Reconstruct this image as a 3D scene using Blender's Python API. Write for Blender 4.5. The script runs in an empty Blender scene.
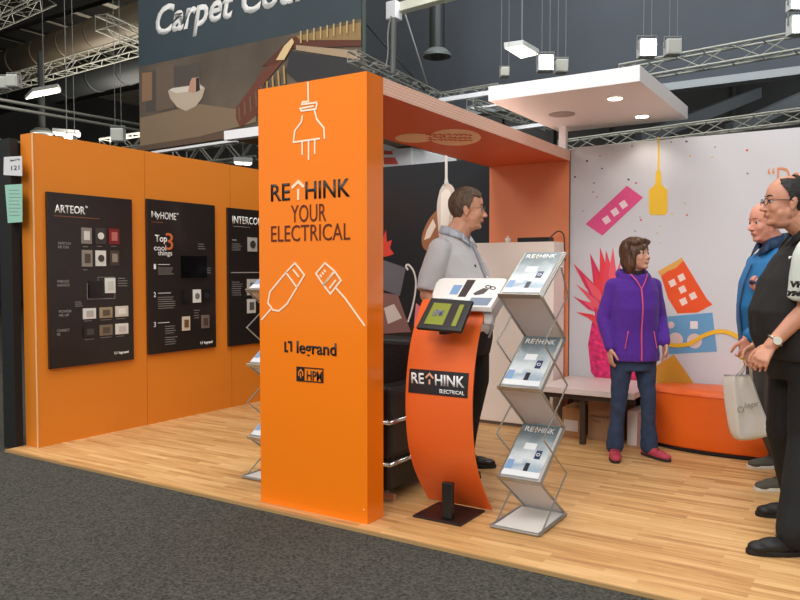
import bpy, bmesh, math, random
from mathutils import Vector, Matrix, noise
random.seed(7)
S = bpy.context.scene
COL = S.collection
PI = math.pi
# ------------------------------------------------------------------ camera
FP, YAW, PITCH = 755.0, .5642, -.0385
CAM = Vector((0, 0, 1.32))
F0 = Vector((-math.sin(YAW), math.cos(YAW), 0)); RT = Vector((math.cos(YAW), math.sin(YAW), 0)); UP = Vector((0, 0, 1))
FW = F0*math.cos(PITCH)+UP*math.sin(PITCH); UC = -F0*math.sin(PITCH)+UP*math.cos(PITCH)
cd = bpy.data.cameras.new('camera'); cam = bpy.data.objects.new('camera', cd); COL.objects.link(cam)
cam.location = CAM; cam.rotation_euler = (PI/2+PITCH, 0, YAW)
cd.sensor_width = 36; cd.lens = FP/800*36; cd.clip_end = 200; cd.clip_start = .05
S.camera = cam
def ray(u, v): return FW+RT*((u-400)/FP)+UC*((300-v)/FP)
def PX(u, v, x): d = ray(u, v); return CAM+d*(x/d.x)
def PY(u, v, y): d = ray(u, v); return CAM+d*(y/d.y)
def PZ(u, v, z): d = ray(u, v); return CAM+d*((z-1.32)/d.z)
def PD(u, v, D): d = ray(u, v); return CAM+d*(D/d.dot(F0))
# ------------------------------------------------------------------ materials
def lin(c):
    return tuple(((x/255)/12.92 if x/255 <= .04045 else ((x/255+.055)/1.055)**2.4) for x in c)+(1,)
MC = {}
def mat(name, rgb, rough=.5, metal=0, spec=.5, emit=None, es=1, trans=0, coat=0, noise_amt=0, noise_scale=20, bump=0, bump_scale=200, sheen=0, stretch=None):
    if name in MC: return MC[name]
    m = bpy.data.materials.new(name); m.use_nodes = True
    nt = m.node_tree; b = nt.nodes['Principled BSDF']
    b.inputs['Base Color'].default_value = lin(rgb); b.inputs['Roughness'].default_value = rough
    b.inputs['Metallic'].default_value = metal; b.inputs['Specular IOR Level'].default_value = spec
    b.inputs['Coat Weight'].default_value = coat; b.inputs['Coat Roughness'].default_value = .08
    b.inputs['Sheen Weight'].default_value = sheen
    b.inputs['Transmission Weight'].default_value = trans
    if emit: b.inputs['Emission Color'].default_value = lin(emit); b.inputs['Emission Strength'].default_value = es
    co = nt.nodes.new('ShaderNodeTexCoord'); out = co.outputs['Object']
    if stretch:
        mp = nt.nodes.new('ShaderNodeMapping'); mp.inputs['Scale'].default_value = stretch
        nt.links.new(out, mp.inputs[0]); out = mp.outputs[0]
    if noise_amt:
        n = nt.nodes.new('ShaderNodeTexNoise'); n.inputs['Scale'].default_value = noise_scale; n.inputs['Detail'].default_value = 6
        r = nt.nodes.new('ShaderNodeValToRGB')
        c = lin(rgb); lo = [x*(1-noise_amt) for x in c[:3]]+[1]; hi = [min(1, x*(1+noise_amt)) for x in c[:3]]+[1]
        r.color_ramp.elements[0].position = .3; r.color_ramp.elements[1].position = .7
        r.color_ramp.elements[0].color = lo; r.color_ramp.elements[1].color = hi
        nt.links.new(out, n.inputs['Vector']); nt.links.new(n.outputs['Fac'], r.inputs[0]); nt.links.new(r.outputs[0], b.inputs['Base Color'])
    if bump:
        n = nt.nodes.new('ShaderNodeTexNoise'); n.inputs['Scale'].default_value = bump_scale; n.inputs['Detail'].default_value = 4
        bp = nt.nodes.new('ShaderNodeBump'); bp.inputs['Strength'].default_value = bump; bp.inputs['Distance'].default_value = .01
        nt.links.new(out, n.inputs['Vector']); nt.links.new(n.outputs['Fac'], bp.inputs['Height']); nt.links.new(bp.outputs[0], b.inputs['Normal'])
    MC[name] = m; return m
def grid_mat(name, c1, c2, sx, sz, rough=.6, mortar=.02, axis='XZ'):
    m = bpy.data.materials.new(name); m.use_nodes = True; nt = m.node_tree; b = nt.nodes['Principled BSDF']
    co = nt.nodes.new('ShaderNodeTexCoord'); sp = nt.nodes.new('ShaderNodeSeparateXYZ'); cb = nt.nodes.new('ShaderNodeCombineXYZ')
    nt.links.new(co.outputs['Object'], sp.inputs[0])
    nt.links.new(sp.outputs['XYZ'.index(axis[0])], cb.inputs[0]); nt.links.new(sp.outputs['XYZ'.index(axis[1])], cb.inputs[1])
    br = nt.nodes.new('ShaderNodeTexBrick'); br.inputs['Scale'].default_value = 1; br.inputs['Brick Width'].default_value = sx; br.inputs['Row Height'].default_value = sz
    br.inputs['Mortar Size'].default_value = mortar; br.inputs['Color1'].default_value = lin(c1); br.inputs['Color2'].default_value = lin(c1); br.inputs['Mortar'].default_value = lin(c2)
    nt.links.new(cb.outputs[0], br.inputs['Vector']); nt.links.new(br.outputs['Color'], b.inputs['Base Color'])
    b.inputs['Roughness'].default_value = rough
    return m
def floor_mat():
    m = bpy.data.materials.new('beech_strip_floor'); m.use_nodes = True; nt = m.node_tree; b = nt.nodes['Principled BSDF']
    co = nt.nodes.new('ShaderNodeTexCoord')
    br = nt.nodes.new('ShaderNodeTexBrick'); br.offset = .37; br.inputs['Scale'].default_value = 1
    br.inputs['Brick Width'].default_value = .42; br.inputs['Row Height'].default_value = .045; br.inputs['Mortar Size'].default_value = .0008
    br.inputs['Color1'].default_value = (0, 0, 0, 1); br.inputs['Color2'].default_value = (1, 1, 1, 1); br.inputs['Mortar'].default_value = (.2, .2, .2, 1)
    nt.links.new(co.outputs['Object'], br.inputs['Vector'])
    mp = nt.nodes.new('ShaderNodeMapping'); mp.inputs['Scale'].default_value = (2.2, 34, 2)
    n = nt.nodes.new('ShaderNodeTexNoise'); n.inputs['Scale'].default_value = 1; n.inputs['Detail'].default_value = 8; n.inputs['Roughness'].default_value = .6
    nt.links.new(co.outputs['Object'], mp.inputs[0]); nt.links.new(mp.outputs[0], n.inputs['Vector'])
    mx = nt.nodes.new('ShaderNodeMath'); mx.operation = 'MULTIPLY_ADD'; mx.inputs[1].default_value = .34
    nt.links.new(br.outputs['Color'], mx.inputs[0]); nt.links.new(n.outputs['Fac'], mx.inputs[2])
    r = nt.nodes.new('ShaderNodeValToRGB'); e = r.color_ramp.elements
    e[0].position = .32; e[0].color = lin((160, 110, 64)); e[1].position = .9; e[1].color = lin((224, 184, 129))
    k = e.new(.6); k.color = lin((204, 157, 101))
    nt.links.new(mx.outputs[0], r.inputs[0]); nt.links.new(r.outputs[0], b.inputs['Base Color'])
    b.inputs['Roughness'].default_value = .42; b.inputs['Specular IOR Level'].default_value = .35
    return m
def carpet_mat():
    m = bpy.data.materials.new('charcoal_carpet'); m.use_nodes = True; nt = m.node_tree; b = nt.nodes['Principled BSDF']
    co = nt.nodes.new('ShaderNodeTexCoord'); n = nt.nodes.new('ShaderNodeTexNoise'); n.inputs['Scale'].default_value = 75; n.inputs['Detail'].default_value = 8; n.inputs['Roughness'].default_value = .75
    r = nt.nodes.new('ShaderNodeValToRGB'); e = r.color_ramp.elements
    e[0].position = .36; e[0].color = lin((36, 37, 36)); e[1].position = .66; e[1].color = lin((102, 101, 94))
    n2 = nt.nodes.new('ShaderNodeTexNoise'); n2.inputs['Scale'].default_value = 1.3
    nt.links.new(co.outputs['Object'], n.inputs['Vector']); nt.links.new(n.outputs['Fac'], r.inputs[0]); nt.links.new(r.outputs[0], b.inputs['Base Color'])
    bp = nt.nodes.new('ShaderNodeBump'); bp.inputs['Strength'].default_value = .8; bp.inputs['Distance'].default_value = .01
    nt.links.new(n.outputs['Fac'], bp.inputs['Height']); nt.links.new(bp.outputs[0], b.inputs['Normal'])
    b.inputs['Roughness'].default_value = .95; b.inputs['Specular IOR Level'].default_value = .1
    return m
# ------------------------------------------------------------------ mesh helpers
def NB(): return bmesh.new()
def bx(bm, x0, x1, y0, y1, z0, z1, M=None):
    vs = [bm.verts.new(Vector(p)) for p in ((x0,y0,z0),(x1,y0,z0),(x1,y1,z0),(x0,y1,z0),(x0,y0,z1),(x1,y0,z1),(x1,y1,z1),(x0,y1,z1))]
    for f in ((0,3,2,1),(4,5,6,7),(0,1,5,4),(1,2,6,5),(2,3,7,6),(3,0,4,7)): bm.faces.new([vs[i] for i in f])
    if M is not None:
        for v in vs: v.co = M @ v.co
    return vs
def basis(d):
    d = Vector(d).normalized(); a = Vector((0,0,1)) if abs(d.z) < .95 else Vector((1,0,0))
    s = d.cross(a).normalized(); return s, s.cross(d).normalized(), d
def cyl(bm, p0, p1, r0, r1=None, n=12, cap=True):
    r1 = r0 if r1 is None else r1
    p0, p1 = Vector(p0), Vector(p1); a, b, d = basis(p1-p0)
    A = [bm.verts.new(p0+(a*math.cos(t)+b*math.sin(t))*r0) for t in (2*PI*i/n for i in range(n))]
    B = [bm.verts.new(p1+(a*math.cos(t)+b*math.sin(t))*r1) for t in (2*PI*i/n for i in range(n))]
    for i in range(n): bm.faces.new((A[i], A[(i+1)%n], B[(i+1)%n], B[i]))
    if cap: bm.faces.new(A[::-1]); bm.faces.new(B)
def tube(bm, pts, r, n=8):
    pts = [Vector(p) for p in pts]; rr = r if isinstance(r, (list, tuple)) else [r]*len(pts); prev = None; s = None
    for i, p in enumerate(pts):
        d = (pts[min(i+1, len(pts)-1)]-pts[max(i-1, 0)]).normalized()
        if s is None: s, b, _ = basis(d)
        else: s = (s-d*s.dot(d)).normalized(); b = s.cross(d)
        ring = [bm.verts.new(p+(s*math.cos(2*PI*k/n)+b*math.sin(2*PI*k/n))*rr[i]) for k in range(n)]
        if prev:
            for k in range(n): bm.faces.new((prev[k], prev[(k+1)%n], ring[(k+1)%n], ring[k]))
        else: bm.faces.new(ring[::-1])
        prev = ring
    bm.faces.new(prev)
def ell(bm, c, r, M=None, sub=3):
    T = Matrix.Translation(Vector(c)) @ (M.to_4x4() if M is not None else Matrix()) @ Matrix.Diagonal((*r, 1))
    bmesh.ops.create_icosphere(bm, subdivisions=sub, radius=1, matrix=T)
def caps(bm, p0, p1, r0, r1, n=16):
    ell(bm, p0, (r0,)*3, sub=2); ell(bm, p1, (r1,)*3, sub=2); cyl(bm, p0, p1, r0, r1, n)
def chain(bm, pts, rs):
    for i in range(len(pts)-1): caps(bm, pts[i], pts[i+1], rs[i], rs[i+1])
def prism(bm, poly, off):
    poly = [Vector(p) for p in poly]; off = Vector(off)
    A = [bm.verts.new(p) for p in poly]; B = [bm.verts.new(p+off) for p in poly]; n = len(poly)
    bm.faces.new(A[::-1]); bm.faces.new(B)
    for i in range(n): bm.faces.new((A[i], A[(i+1)%n], B[(i+1)%n], B[i]))
def obj(name, bm, m, parent=None, bev=0, smooth=False, sub=0):
    bmesh.ops.recalc_face_normals(bm, faces=bm.faces)
    me = bpy.data.meshes.new(name); bm.to_mesh(me); bm.free()
    o = bpy.data.objects.new(name, me); COL.objects.link(o)
    if m: me.materials.append(m)
    if parent is not None: setp(o, parent)
    if bev:
        b = o.modifiers.new('b', 'BEVEL'); b.width = bev; b.segments = 3; b.limit_method = 'ANGLE'; b.angle_limit = math.radians(40)
        b.harden_normals = False
    if sub:
        s = o.modifiers.new('s', 'SUBSURF'); s.levels = sub; s.render_levels = sub
    if smooth or bev: me.shade_smooth()
    if bev:
        me.shade_flat()
    return o
def wmat(o):
    M = o.matrix_basis.copy()
    while o.parent is not None: o = o.parent; M = o.matrix_basis @ M
    return M
def setp(o, parent):
    # meshes are built in world coordinates; the object keeps an identity transform relative to world
    o.parent = parent
    Mi = wmat(parent).inverted()
    if o.type == 'MESH': o.data.transform(Mi)
    else: o.matrix_basis = Mi @ o.matrix_basis
def tag(o, label, cat, group=None, kind=None):
    if label: o['label'] = label
    if cat: o['category'] = cat
    if group: o['group'] = group
    if kind: o['kind'] = kind
    return o
def thing(name, label, cat, loc=(0,0,0), group=None, rz=0):
    o = bpy.data.objects.new(name, None); COL.objects.link(o); o.empty_display_size = .1
    o.location = loc; o.rotation_euler = (0, 0, rz)
    return tag(o, label, cat, group)
def struct(name, bm, m, parent=None, **k):
    o = obj(name, bm, m, parent, **k)
    if parent is None: o['kind'] = 'structure'
    return o
def copy_tree(o, parent=None):
    c = o.copy(); COL.objects.link(c); c.parent = parent
    for ch in [x for x in bpy.data.objects if x.parent == o]: copy_tree(ch, c)
    return c
def text(name, s, o3, right, up, w, h, m, parent, bold=0, shear=0, th=.0015, font_h=True, spacing=1):
    """lettering fitted to a w x h box whose lower-left corner is o3"""
    cu = bpy.data.curves.new('t', 'FONT'); cu.body = s; cu.offset = bold; cu.shear = shear; cu.resolution_u = 3; cu.space_character = spacing
    t = bpy.data.objects.new('t', cu); COL.objects.link(t)
    dg = bpy.context.evaluated_depsgraph_get(); me = bpy.data.meshes.new_from_object(t.evaluated_get(dg))
    bpy.data.objects.remove(t); bpy.data.curves.remove(cu)
    xs = [v.co.x for v in me.vertices]; ys = [v.co.y for v in me.vertices]
    x0, x1, y0, y1 = min(xs), max(xs), min(ys), max(ys)
    right = Vector(right).normalized(); up = Vector(up).normalized(); nn = right.cross(up)
    bm = NB(); bm.from_mesh(me); bpy.data.meshes.remove(me)
    sx = w/(x1-x0); sy = h/(y1-y0)
    for v in bm.verts: v.co = Vector(o3)+right*((v.co.x-x0)*sx)+up*((v.co.y-y0)*sy)+nn*th
    g = bmesh.ops.extrude_face_region(bm, geom=bm.faces[:])
    for v in [e for e in g['geom'] if isinstance(e, bmesh.types.BMVert)]: v.co -= nn*th
    me = bpy.data.meshes.new(name); bmesh.ops.recalc_face_normals(bm, faces=bm.faces); bm.to_mesh(me); bm.free()
    o = bpy.data.objects.new(name, me); COL.objects.link(o); me.materials.append(m)
    if parent is not None: setp(o, parent)
    return o
def ribbon(bm, pts, w, nn, th=.0015, closed=False):
    """flat painted line of width w lying on a surface with normal nn, mitred at its bends"""
    pts = [Vector(p) for p in pts]; nn = Vector(nn).normalized(); n = len(pts); L = []; R_ = []
    if not closed and (pts[0]-pts[-1]).length < 1e-6: pts = pts[:-1]; n -= 1; closed = True
    for i in range(n):
        a = pts[i]-pts[i-1] if (i or closed) else None; b = pts[(i+1) % n]-pts[i] if (i < n-1 or closed) else None
        if a is None: a = b
        if b is None: b = a
        sa = a.cross(nn).normalized(); sb = b.cross(nn).normalized(); m = sa+sb
        m = sa if m.length < .1 else m.normalized(); k = min(2.2, 1/max(.3, m.dot(sa)))
        L.append(pts[i]+m*w/2*k); R_.append(pts[i]-m*w/2*k)
    V = [[bm.verts.new(q+o_) for q, o_ in ((L[i], nn*0), (R_[i], nn*0), (R_[i], nn*th), (L[i], nn*th))] for i in range(n)]
    for i in range(n if closed else n-1):
        A, B = V[i], V[(i+1) % n]
        for k in range(4): bm.faces.new((A[k], A[(k+1) % 4], B[(k+1) % 4], B[k]))
    if not closed: bm.faces.new(V[0][::-1]); bm.faces.new(V[-1])
def smooth_pts(pts, n=8):
    pts = [Vector(p) for p in pts]; out = []
    for i in range(len(pts)-1):
        p0 = pts[max(i-1,0)]; p1 = pts[i]; p2 = pts[i+1]; p3 = pts[min(i+2, len(pts)-1)]
        for k in range(n):
            t = k/n; out.append(.5*((2*p1)+(p2-p0)*t+(2*p0-5*p1+4*p2-p3)*t*t+(3*p1-p0-3*p2+p3)*t**3))
    out.append(pts[-1]); return out
X_, Y_, Z_ = Vector((1,0,0)), Vector((0,1,0)), Vector((0,0,1))
# ------------------------------------------------------------------ palette
ORG = mat('glossy_orange', (248, 128, 10), .28, coat=.3)
ORGW = mat('satin_orange', (222, 130, 34), .5)
ORGK = mat('kiosk_orange', (236, 104, 40), .35, coat=.2)
WHT = mat('white_laminate', (238, 236, 232), .35)
WHTM = mat('matt_white', (243, 244, 247), .6)
BLK = mat('black_satin', (20, 20, 21), .4)
BLKM = mat('black_matt', (16, 16, 16), .75)
CHR = mat('chrome', (215, 215, 215), .15, metal=1)
ALU = mat('brushed_aluminium', (172, 172, 166), .35, metal=.85)
TRS = mat('truss_aluminium', (150, 150, 140), .55, metal=.3)
BRD = mat('board_black', (36, 30, 28), .3, coat=.2)
INKW = mat('ink_white', (240, 240, 238), .6)
INKG = mat('ink_grey', (150, 146, 142), .7)
INKK = mat('ink_black', (30, 22, 20), .5)
INKO = mat('ink_orange', (210, 110, 60), .6)
# ------------------------------------------------------------------ hall
yE = 3.127; yW = 6.2; zT = 2.336; xW = -5.271
bm = NB(); bx(bm, -32, 24, -8, 30, -.2, -.02); struct('floor', bm, carpet_mat())
bm = NB(); bx(bm, -5.43, 3.4, yE, 6.6, -.019, 0); struct('floor_stand', bm, floor_mat())
bm = NB(); bx(bm, -5.43, 3.4, yE-.012, yE-.0005, -.019, -.001); struct('trim_1', bm, mat('edge_strip', (176, 140, 92), .5))
HALL = mat('hall_cladding', (62, 66, 72), .85, noise_amt=.18, noise_scale=.35)
HALD = mat('hall_dark_cladding', (66, 66, 66), .85, noise_amt=.25, noise_scale=.5)
bm = NB(); bx(bm, -32, 24, 26, 26.3, -.02, 13)
for i in range(28): bx(bm, -32+i*2, -31.9+i*2, 25.9, 26, 0, 13)
struct('wall_hall_back', bm, HALD)
bm = NB(); bx(bm, -32.3, -32, -8, 26, -.02, 13); struct('wall_hall_left', bm, HALD)
CEI = mat('hall_ceiling_sheet', (186, 178, 160), .8, noise_amt=.2, noise_scale=2)
bm = NB(); bx(bm, -32, 24, 2, 26, 9.7, 9.9)
struct('ceiling', bm, CEI)
PUR = mat('steel_purlin_dark', (38, 36, 34), .6)
def beam(label, a, b, w, h, m=PUR, group='dark roof purlins'):
    a, b = Vector(a), Vector(b); d = (b-a).normalized(); s = d.cross(Z_).normalized()*w/2; bm = NB()
    prism(bm, [a-s, a+s, a+s+Z_*h, a-s+Z_*h], b-a)
    return tag(obj('roof_beam', bm, m), label, 'beam', group)
for i in range(9):
    x = -27+i*1.5
    beam('dark steel purlin running under the pale roof sheeting of the hall', (x, 6, 9.35), (x, 25.8, 9.35), .35, .33)
for y in (13.5, 20.5):
    beam('dark steel main girder crossing under the roof purlins', (-31, y, 8.75), (-12, y, 8.75), .25, .55, PUR, 'roof girders')
# bulkhead (blue-grey drop wall)
zb = PY(700, 80, 15).z
bm = NB(); bx(bm, -10.6, 12, 15, 15.2, zb, 13)
struct('wall_bulkhead', bm, mat('bulkhead_blue_grey', (70, 75, 82), .75, noise_amt=.1, noise_scale=.6))
bm = NB(); bx(bm, -10.6, 12, 14.9, 15.21, zb-.14, zb); struct('trim_2', bm, mat('bulkhead_trim', (150, 156, 158), .5))
for x in (-3.0, -1.2, .6, 2.4, 4.2, 6, 7.8):
    beam('grey sloping rafter under the roof beyond the bulkhead', (x-1.4, 16.5, zb-.9), (x, 24, zb+1.4), .16, .3, mat('rafter_grey', (84, 88, 90), .6), 'rafters beyond the bulkhead')
bm = NB(); bx(bm, -7, 12, 25.2, 25.4, zb-.6, zb-.2); tag(obj('roof_beam', bm, MC['rafter_grey']), 'long grey horizontal steel beam low on the far hall wall', 'beam')
# ---- trusses
def truss(name, label, a, b, s=.3, step=.5, r=.025, rd=.014, group=None, tri=False):
    a, b = Vector(a), Vector(b); t = thing(name, label, 'truss', a, group)
    d = (b-a); L = d.length; d.normalize(); sd = d.cross(Z_).normalized()*s/2; u = Z_*s/2
    cs = [sd+u, sd-u, -sd-u, -sd+u]
    for c in cs:
        bm = NB(); cyl(bm, a+c, b+c, r, n=8); obj('chord', bm, TRS, t)
    bm = NB(); n = max(1, int(L/step))
    for i in range(n):
        p, q = a+d*(L*i/n), a+d*(L*(i+1)/n)
        for k in range(4):
            c0, c1 = cs[k], cs[(k+1)%4]
            if i % 2: c0, c1 = c1, c0
            cyl(bm, p+c0, q+c1, rd, n=5)
            if k % 2 or i == 0: cyl(bm, p+cs[k], p+cs[(k+1)%4], rd, n=5)
    o = obj('bracing', bm, TRS, t); o['kind'] = 'stuff'
    return t
truss('lighting_truss', 'long aluminium box truss rising left to right high over the left orange wall', PZ(-40, 97, 6.8), PZ(165, 38, 6.8), .34, .55, .02, .009)
truss('lighting_truss', 'short aluminium truss with open end pointing left, close beside the hanging banner', PZ(101, 22, 6.8), PZ(160, 47, 6.8), .32, .55, .02, .009)
truss('lighting_truss', 'aluminium truss crossing the top left corner of the picture', PZ(-30, 30, 7.4), PZ(48, -6, 7.4), .36, .6, .02, .009)
truss('lighting_truss', 'pale aluminium truss hanging high above the right end of the white wall', PZ(622, 74, 4.6), PZ(830, 37, 4.6), .25, .4, .02, .01)
truss('lighting_truss', 'thin aluminium truss running just above the top of the white wall', PY(560, 147, 9.5), PY(830, 112, 9.5), .14, .25, .012, .007)
truss('lighting_truss', 'aluminium truss running back behind the orange overhead beam', PZ(352, 56, 4.2), PZ(440, 99, 4.2), .14, .3, .012, .007)
truss('lighting_truss', 'short aluminium truss between orange beam and floating white canopy', PZ(443, 97, 4.2), PZ(500, 88, 4.2), .12, .25, .012, .007)
truss('lighting_truss', 'thin dark-backed truss seen through gap under the white canopy', PZ(470, 103, 3.9), PZ(548, 127, 3.9), .12, .3, .012, .007)
truss('lighting_truss', 'small far truss above the left orange wall beside the banner edge', PY(105, 146, 12), PY(150, 139, 12), .3, .35)
def bar(name, label, cat, a, b, w, h, m, group=None):
    a, b = Vector(a), Vector(b); d = (b-a).normalized(); s = d.cross(Z_).normalized()*w/2; bm = NB()
    prism(bm, [a-s, a+s, a+s+Z_*h, a-s+Z_*h], b-a); return tag(obj(name, bm, m, bev=.004), label, cat, group)
bar('roof_rail', 'white metal bar between orange beam and canopy, upper one', 'rail', PZ(440, 103, 4.1), PZ(500, 94, 4.1), .1, .07, WHTM)
bar('roof_rail', 'white metal bar behind orange beam, below the canopy edge', 'rail', PZ(468, 110, 3.9), PZ(500, 106, 3.9), .06, .03, WHTM)
bar('roof_rail', 'white metal bar low behind beam near back corner', 'rail', PZ(510, 131, 3.7), PZ(556, 125, 3.7), .09, .06, WHTM)
bar('cable_tray', 'long white lighting bar crossing the top of the picture right of the banner', 'light bar', PZ(396, 14, 5.2), PZ(470, -6, 5.2), .16, .13, mat('warm_white_bar', (226, 228, 210), .5))
bm = NB(); c = PZ(394, 12, 5.2); bx(bm, c.x-.09, c.x+.09, c.y-.09, c.y+.09, c.z-.12, c.z+.14); tag(obj('corner_block', bm, WHTM, bev=.01), 'small white corner block at the end of the light bar', 'fitting')
def wire(name, label, pts, r, m, cat='cable', group=None):
    bm = NB(); tube(bm, pts, r, 6); return tag(obj(name, bm, m, smooth=True), label, cat, group)
GRW = mat('grey_wire', (120, 122, 120), .5)
c0 = PD(391, 16, 9.5); c1 = PD(386, 68, 9.5)
wire('hanging_cable', 'slack grey cable curving down from the white corner block', smooth_pts([c0, PD(388, 32, 9.5), PD(388, 52, 9.5), c1]), .009, GRW)
bm = NB(); cyl(bm, PD(394, 18, 9.5), PD(393, 74, 9.5), .035, n=10); tag(obj('drop_pole', bm, mat('drop_pole', (84, 88, 88), .5)), 'thin grey vertical pole below the white corner block', 'pole')
wire('rigging_wire', 'thin dark brace wire slanting behind orange beam', [PD(366, 24, 12), PD(425, 90, 12)], .014, mat('dark_wire', (30, 31, 32), .6))
wire('rigging_wire', 'thin grey wire slanting down to the beam under the air diffuser', [PD(405, 14, 12), PD(427, 84, 12)], .014, GRW)
wire('rail_pipe', 'upper pale pipe running back above the left orange wall', [PZ(-20, 96, 4.3), PZ(141, 125, 4.3)], .03, TRS, 'pipe')
wire('rail_pipe', 'lower pale pipe running back above the left orange wall', [PZ(-20, 103, 4.1), PZ(141, 131, 4.1)], .03, TRS, 'pipe')
wire('rail_pipe', 'faint grey pipe close above the end of the left orange wall', [PZ(-20, 138, 3.2), PZ(24, 143, 3.2)], .02, TRS, 'pipe')
# ducts
def duct(label, a, b, r, m):
    bm = NB(); a, b = Vector(a), Vector(b); cyl(bm, a, b, r, n=24)
    d = (b-a).normalized(); L = (b-a).length
    for i in range(1, int(L/1.5)): cyl(bm, a+d*(i*1.5-.04), a+d*(i*1.5+.04), r*1.04, n=24)
    tag(obj('air_duct', bm, m, smooth=True), label, 'duct')
duct('large brownish air duct under the roof at top left', PZ(-25, 76, 7.9), PZ(190, 2, 7.9), .42, mat('duct_brown', (88, 78, 64), .45, metal=.3))
duct('dark grey air duct passing low behind the aluminium truss', PZ(-25, 108, 7.2), PZ(200, 52, 7.2), .42, mat('duct_dark', (46, 48, 48), .5, metal=.3))
def diffuser(label, u, v, D, r, top, dk=.55):
    c = PD(u, v, D); t = thing('air_diffuser', label, 'air diffuser', c)
    bm = NB(); cyl(bm, c+Z_*.14, Vector((c.x, c.y, top)), r*dk, n=20); obj('drop_duct', bm, mat('diffuser_duct', (40, 42, 42), .5), t, smooth=False)
    bm = NB(); cyl(bm, c+Z_*.14, c+Z_*.05, r*.62, r, n=24); cyl(bm, c+Z_*.05, c, r, r, n=24); obj('diffuser_cone', bm, mat('diffuser_grey', (104, 110, 108), .5), t)
    bm = NB(); cyl(bm, c, c-Z_*.03, r*.6, r*.5, n=24); obj('diffuser_core', bm, mat('diffuser_dark', (52, 54, 54), .5), t)
diffuser('round air diffuser on dark drop duct above the orange overhead beam', 437, 57, 14, .26, 9.65)
diffuser('round air diffuser hanging above the left orange wall', 42, 134, 19.5, .27, 6.9, .3)
# flood lights
GLOW = mat('lamp_glow', (255, 255, 255), .5, emit=(240, 248, 255), es=30)
def flood(label, u, v, D, r=.085, on=True, wires=True):
    c = PD(u, v, D); t = thing('flood_light', label, 'flood light', c)
    f = -F0
    M = Matrix.Translation(c) @ Matrix.Rotation(YAW, 4, 'Z')
    bm = NB(); bx(bm, -r, r, -.02, .12, -r, r*1.1, M); obj('housing', bm, mat('lamp_housing', (190, 192, 190), .4), t, bev=.01)
    bm = NB(); bx(bm, -r*.85, r*.85, -.03, -.021, -r*.85, r*.85, M); obj('lens', bm, GLOW if on else mat('dull_lens', (178, 180, 172), .3), t)
    bm = NB(); tube(bm, [M @ Vector(p) for p in ((-r*1.15, .04, 0), (-r*1.15, .04, r*1.5), (r*1.15, .04, r*1.5), (r*1.15, .04, 0))], .009, 6); obj('bracket', bm, GRW, t)
    if wires:
        bm = NB()
        for dx in (-.04, .05): cyl(bm, M @ Vector((dx, .04, r*1.5)), Vector((c.x+dx*.7, c.y+dx*.5, 7.2)), .0035, n=5)
        obj('suspension_wire', bm, GRW, t)
    return c
l1 = flood('bright white flood light above the middle of the floating canopy', 546, 63, 8.5)
l2 = flood('bright white flood light above the right front corner of the canopy', 648, 48, 8.5, .095)
l3 = flood('glaring flood light at the right edge of the picture, lower one', 800, 25, 8.5, .1)
l4 = flood('square flood light at the top right corner, upper one', 796, 4, 9.4, .07)
flood('unlit flood light seen edge on beside the middle flood light', 562, 66, 8.7, .07, False)
flood('unlit pale flood light box right of the bright canopy lamp', 674, 47, 8.7, .085, False)
flood('small bright spot lamp above the end of the left orange wall', 69, 139, 9, .05)
flood('small pale spot lamp turned aside, left of the hanging banner', 117, 135, 11, .09, False)
flood('clustered lamp on the left truss, nearest the picture edge', 2, 83, 9.4, .07, False, False)
flood('clustered lamp on the left truss, second from the picture edge', 12, 81, 9.2, .07, False, False)
flood('small dark-backed spot lamp on the truss left of the canopy', 505, 72, 9, .05, False)
def panel_light(label, cs, z, group=None):
    P = [PZ(u, v, z) for u, v in cs]; c = sum(P, Vector())/4; t = thing('ceiling_light_panel', label, 'ceiling light', c, group)
    bm = NB(); prism(bm, [p+(p-c)*.06+Z_*.01 for p in P], Z_*.08); obj('frame', bm, mat('lamp_frame', (200, 200, 196), .5), t)
    m1 = (P[0]+P[1])/2; m2 = (P[3]+P[2])/2; g = (P[1]-P[0])*.03
    for q in ([P[0], m1-g, m2-g, P[3]], [m1+g, P[1], P[2], m2+g]):
        bm = NB(); prism(bm, q, -Z_*.012); obj('diffuser', bm, mat('panel_glow', (255, 250, 235), .5, emit=(255, 250, 235), es=2.2), t)
    bm = NB(); cyl(bm, c+Z_*.09, c+Z_*2.5, .01, n=5); obj('suspension_wire', bm, GRW, t)
panel_light('lit square ceiling light panel hanging left of the bright flood light', [(505, 48), (523, 45.5), (538, 54), (521, 58)], 5.2)
panel_light('long lit ceiling light strip below the left aluminium truss', [(33, 92), (57, 88), (60, 92), (26, 99)], 5.5)
panel_light('flat lit light strip above the left orange wall', [(53, 132), (78, 134), (80, 136.5), (56, 135)], 4.6)
# ------------------------------------------------------------------ hanging banner
BY = 9.0
a = PY(140, 152, BY); b = PY(361, 90, BY)
zbt = a.z; zsplit = PY(140, 67, BY).z
bt = thing('hanging_banner', 'large hanging banner with slanted white writing above an interior photograph', 'banner', (a.x, BY, zbt))
x0, x1 = a.x, PY(361.5, 40, BY).x
PR = mat('banner_photo', (96, 84, 72), .7, noise_amt=.35, noise_scale=.9)
bm = NB(); bx(bm, x0, x1, BY, BY+.05, zbt, zsplit); obj('photo_panel', bm, PR, bt)
bm = NB(); bx(bm, x0, x1, BY, BY+.05, zsplit, 7.5); obj('fabric', bm, mat('banner_slate', (54, 68, 76), .7, noise_amt=.08, noise_scale=1.5), bt)
text('lettering', 'Carpet Court', PY(156, 45.5, BY-.004), X_, Z_, PY(323, 20, BY).x-PY(156, 36, BY).x, PY(157, 7, BY).z-PY(157, 45.5, BY).z, INKW, bt, bold=.026, shear=.25, th=.001)
BK_ = [0]
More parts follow.
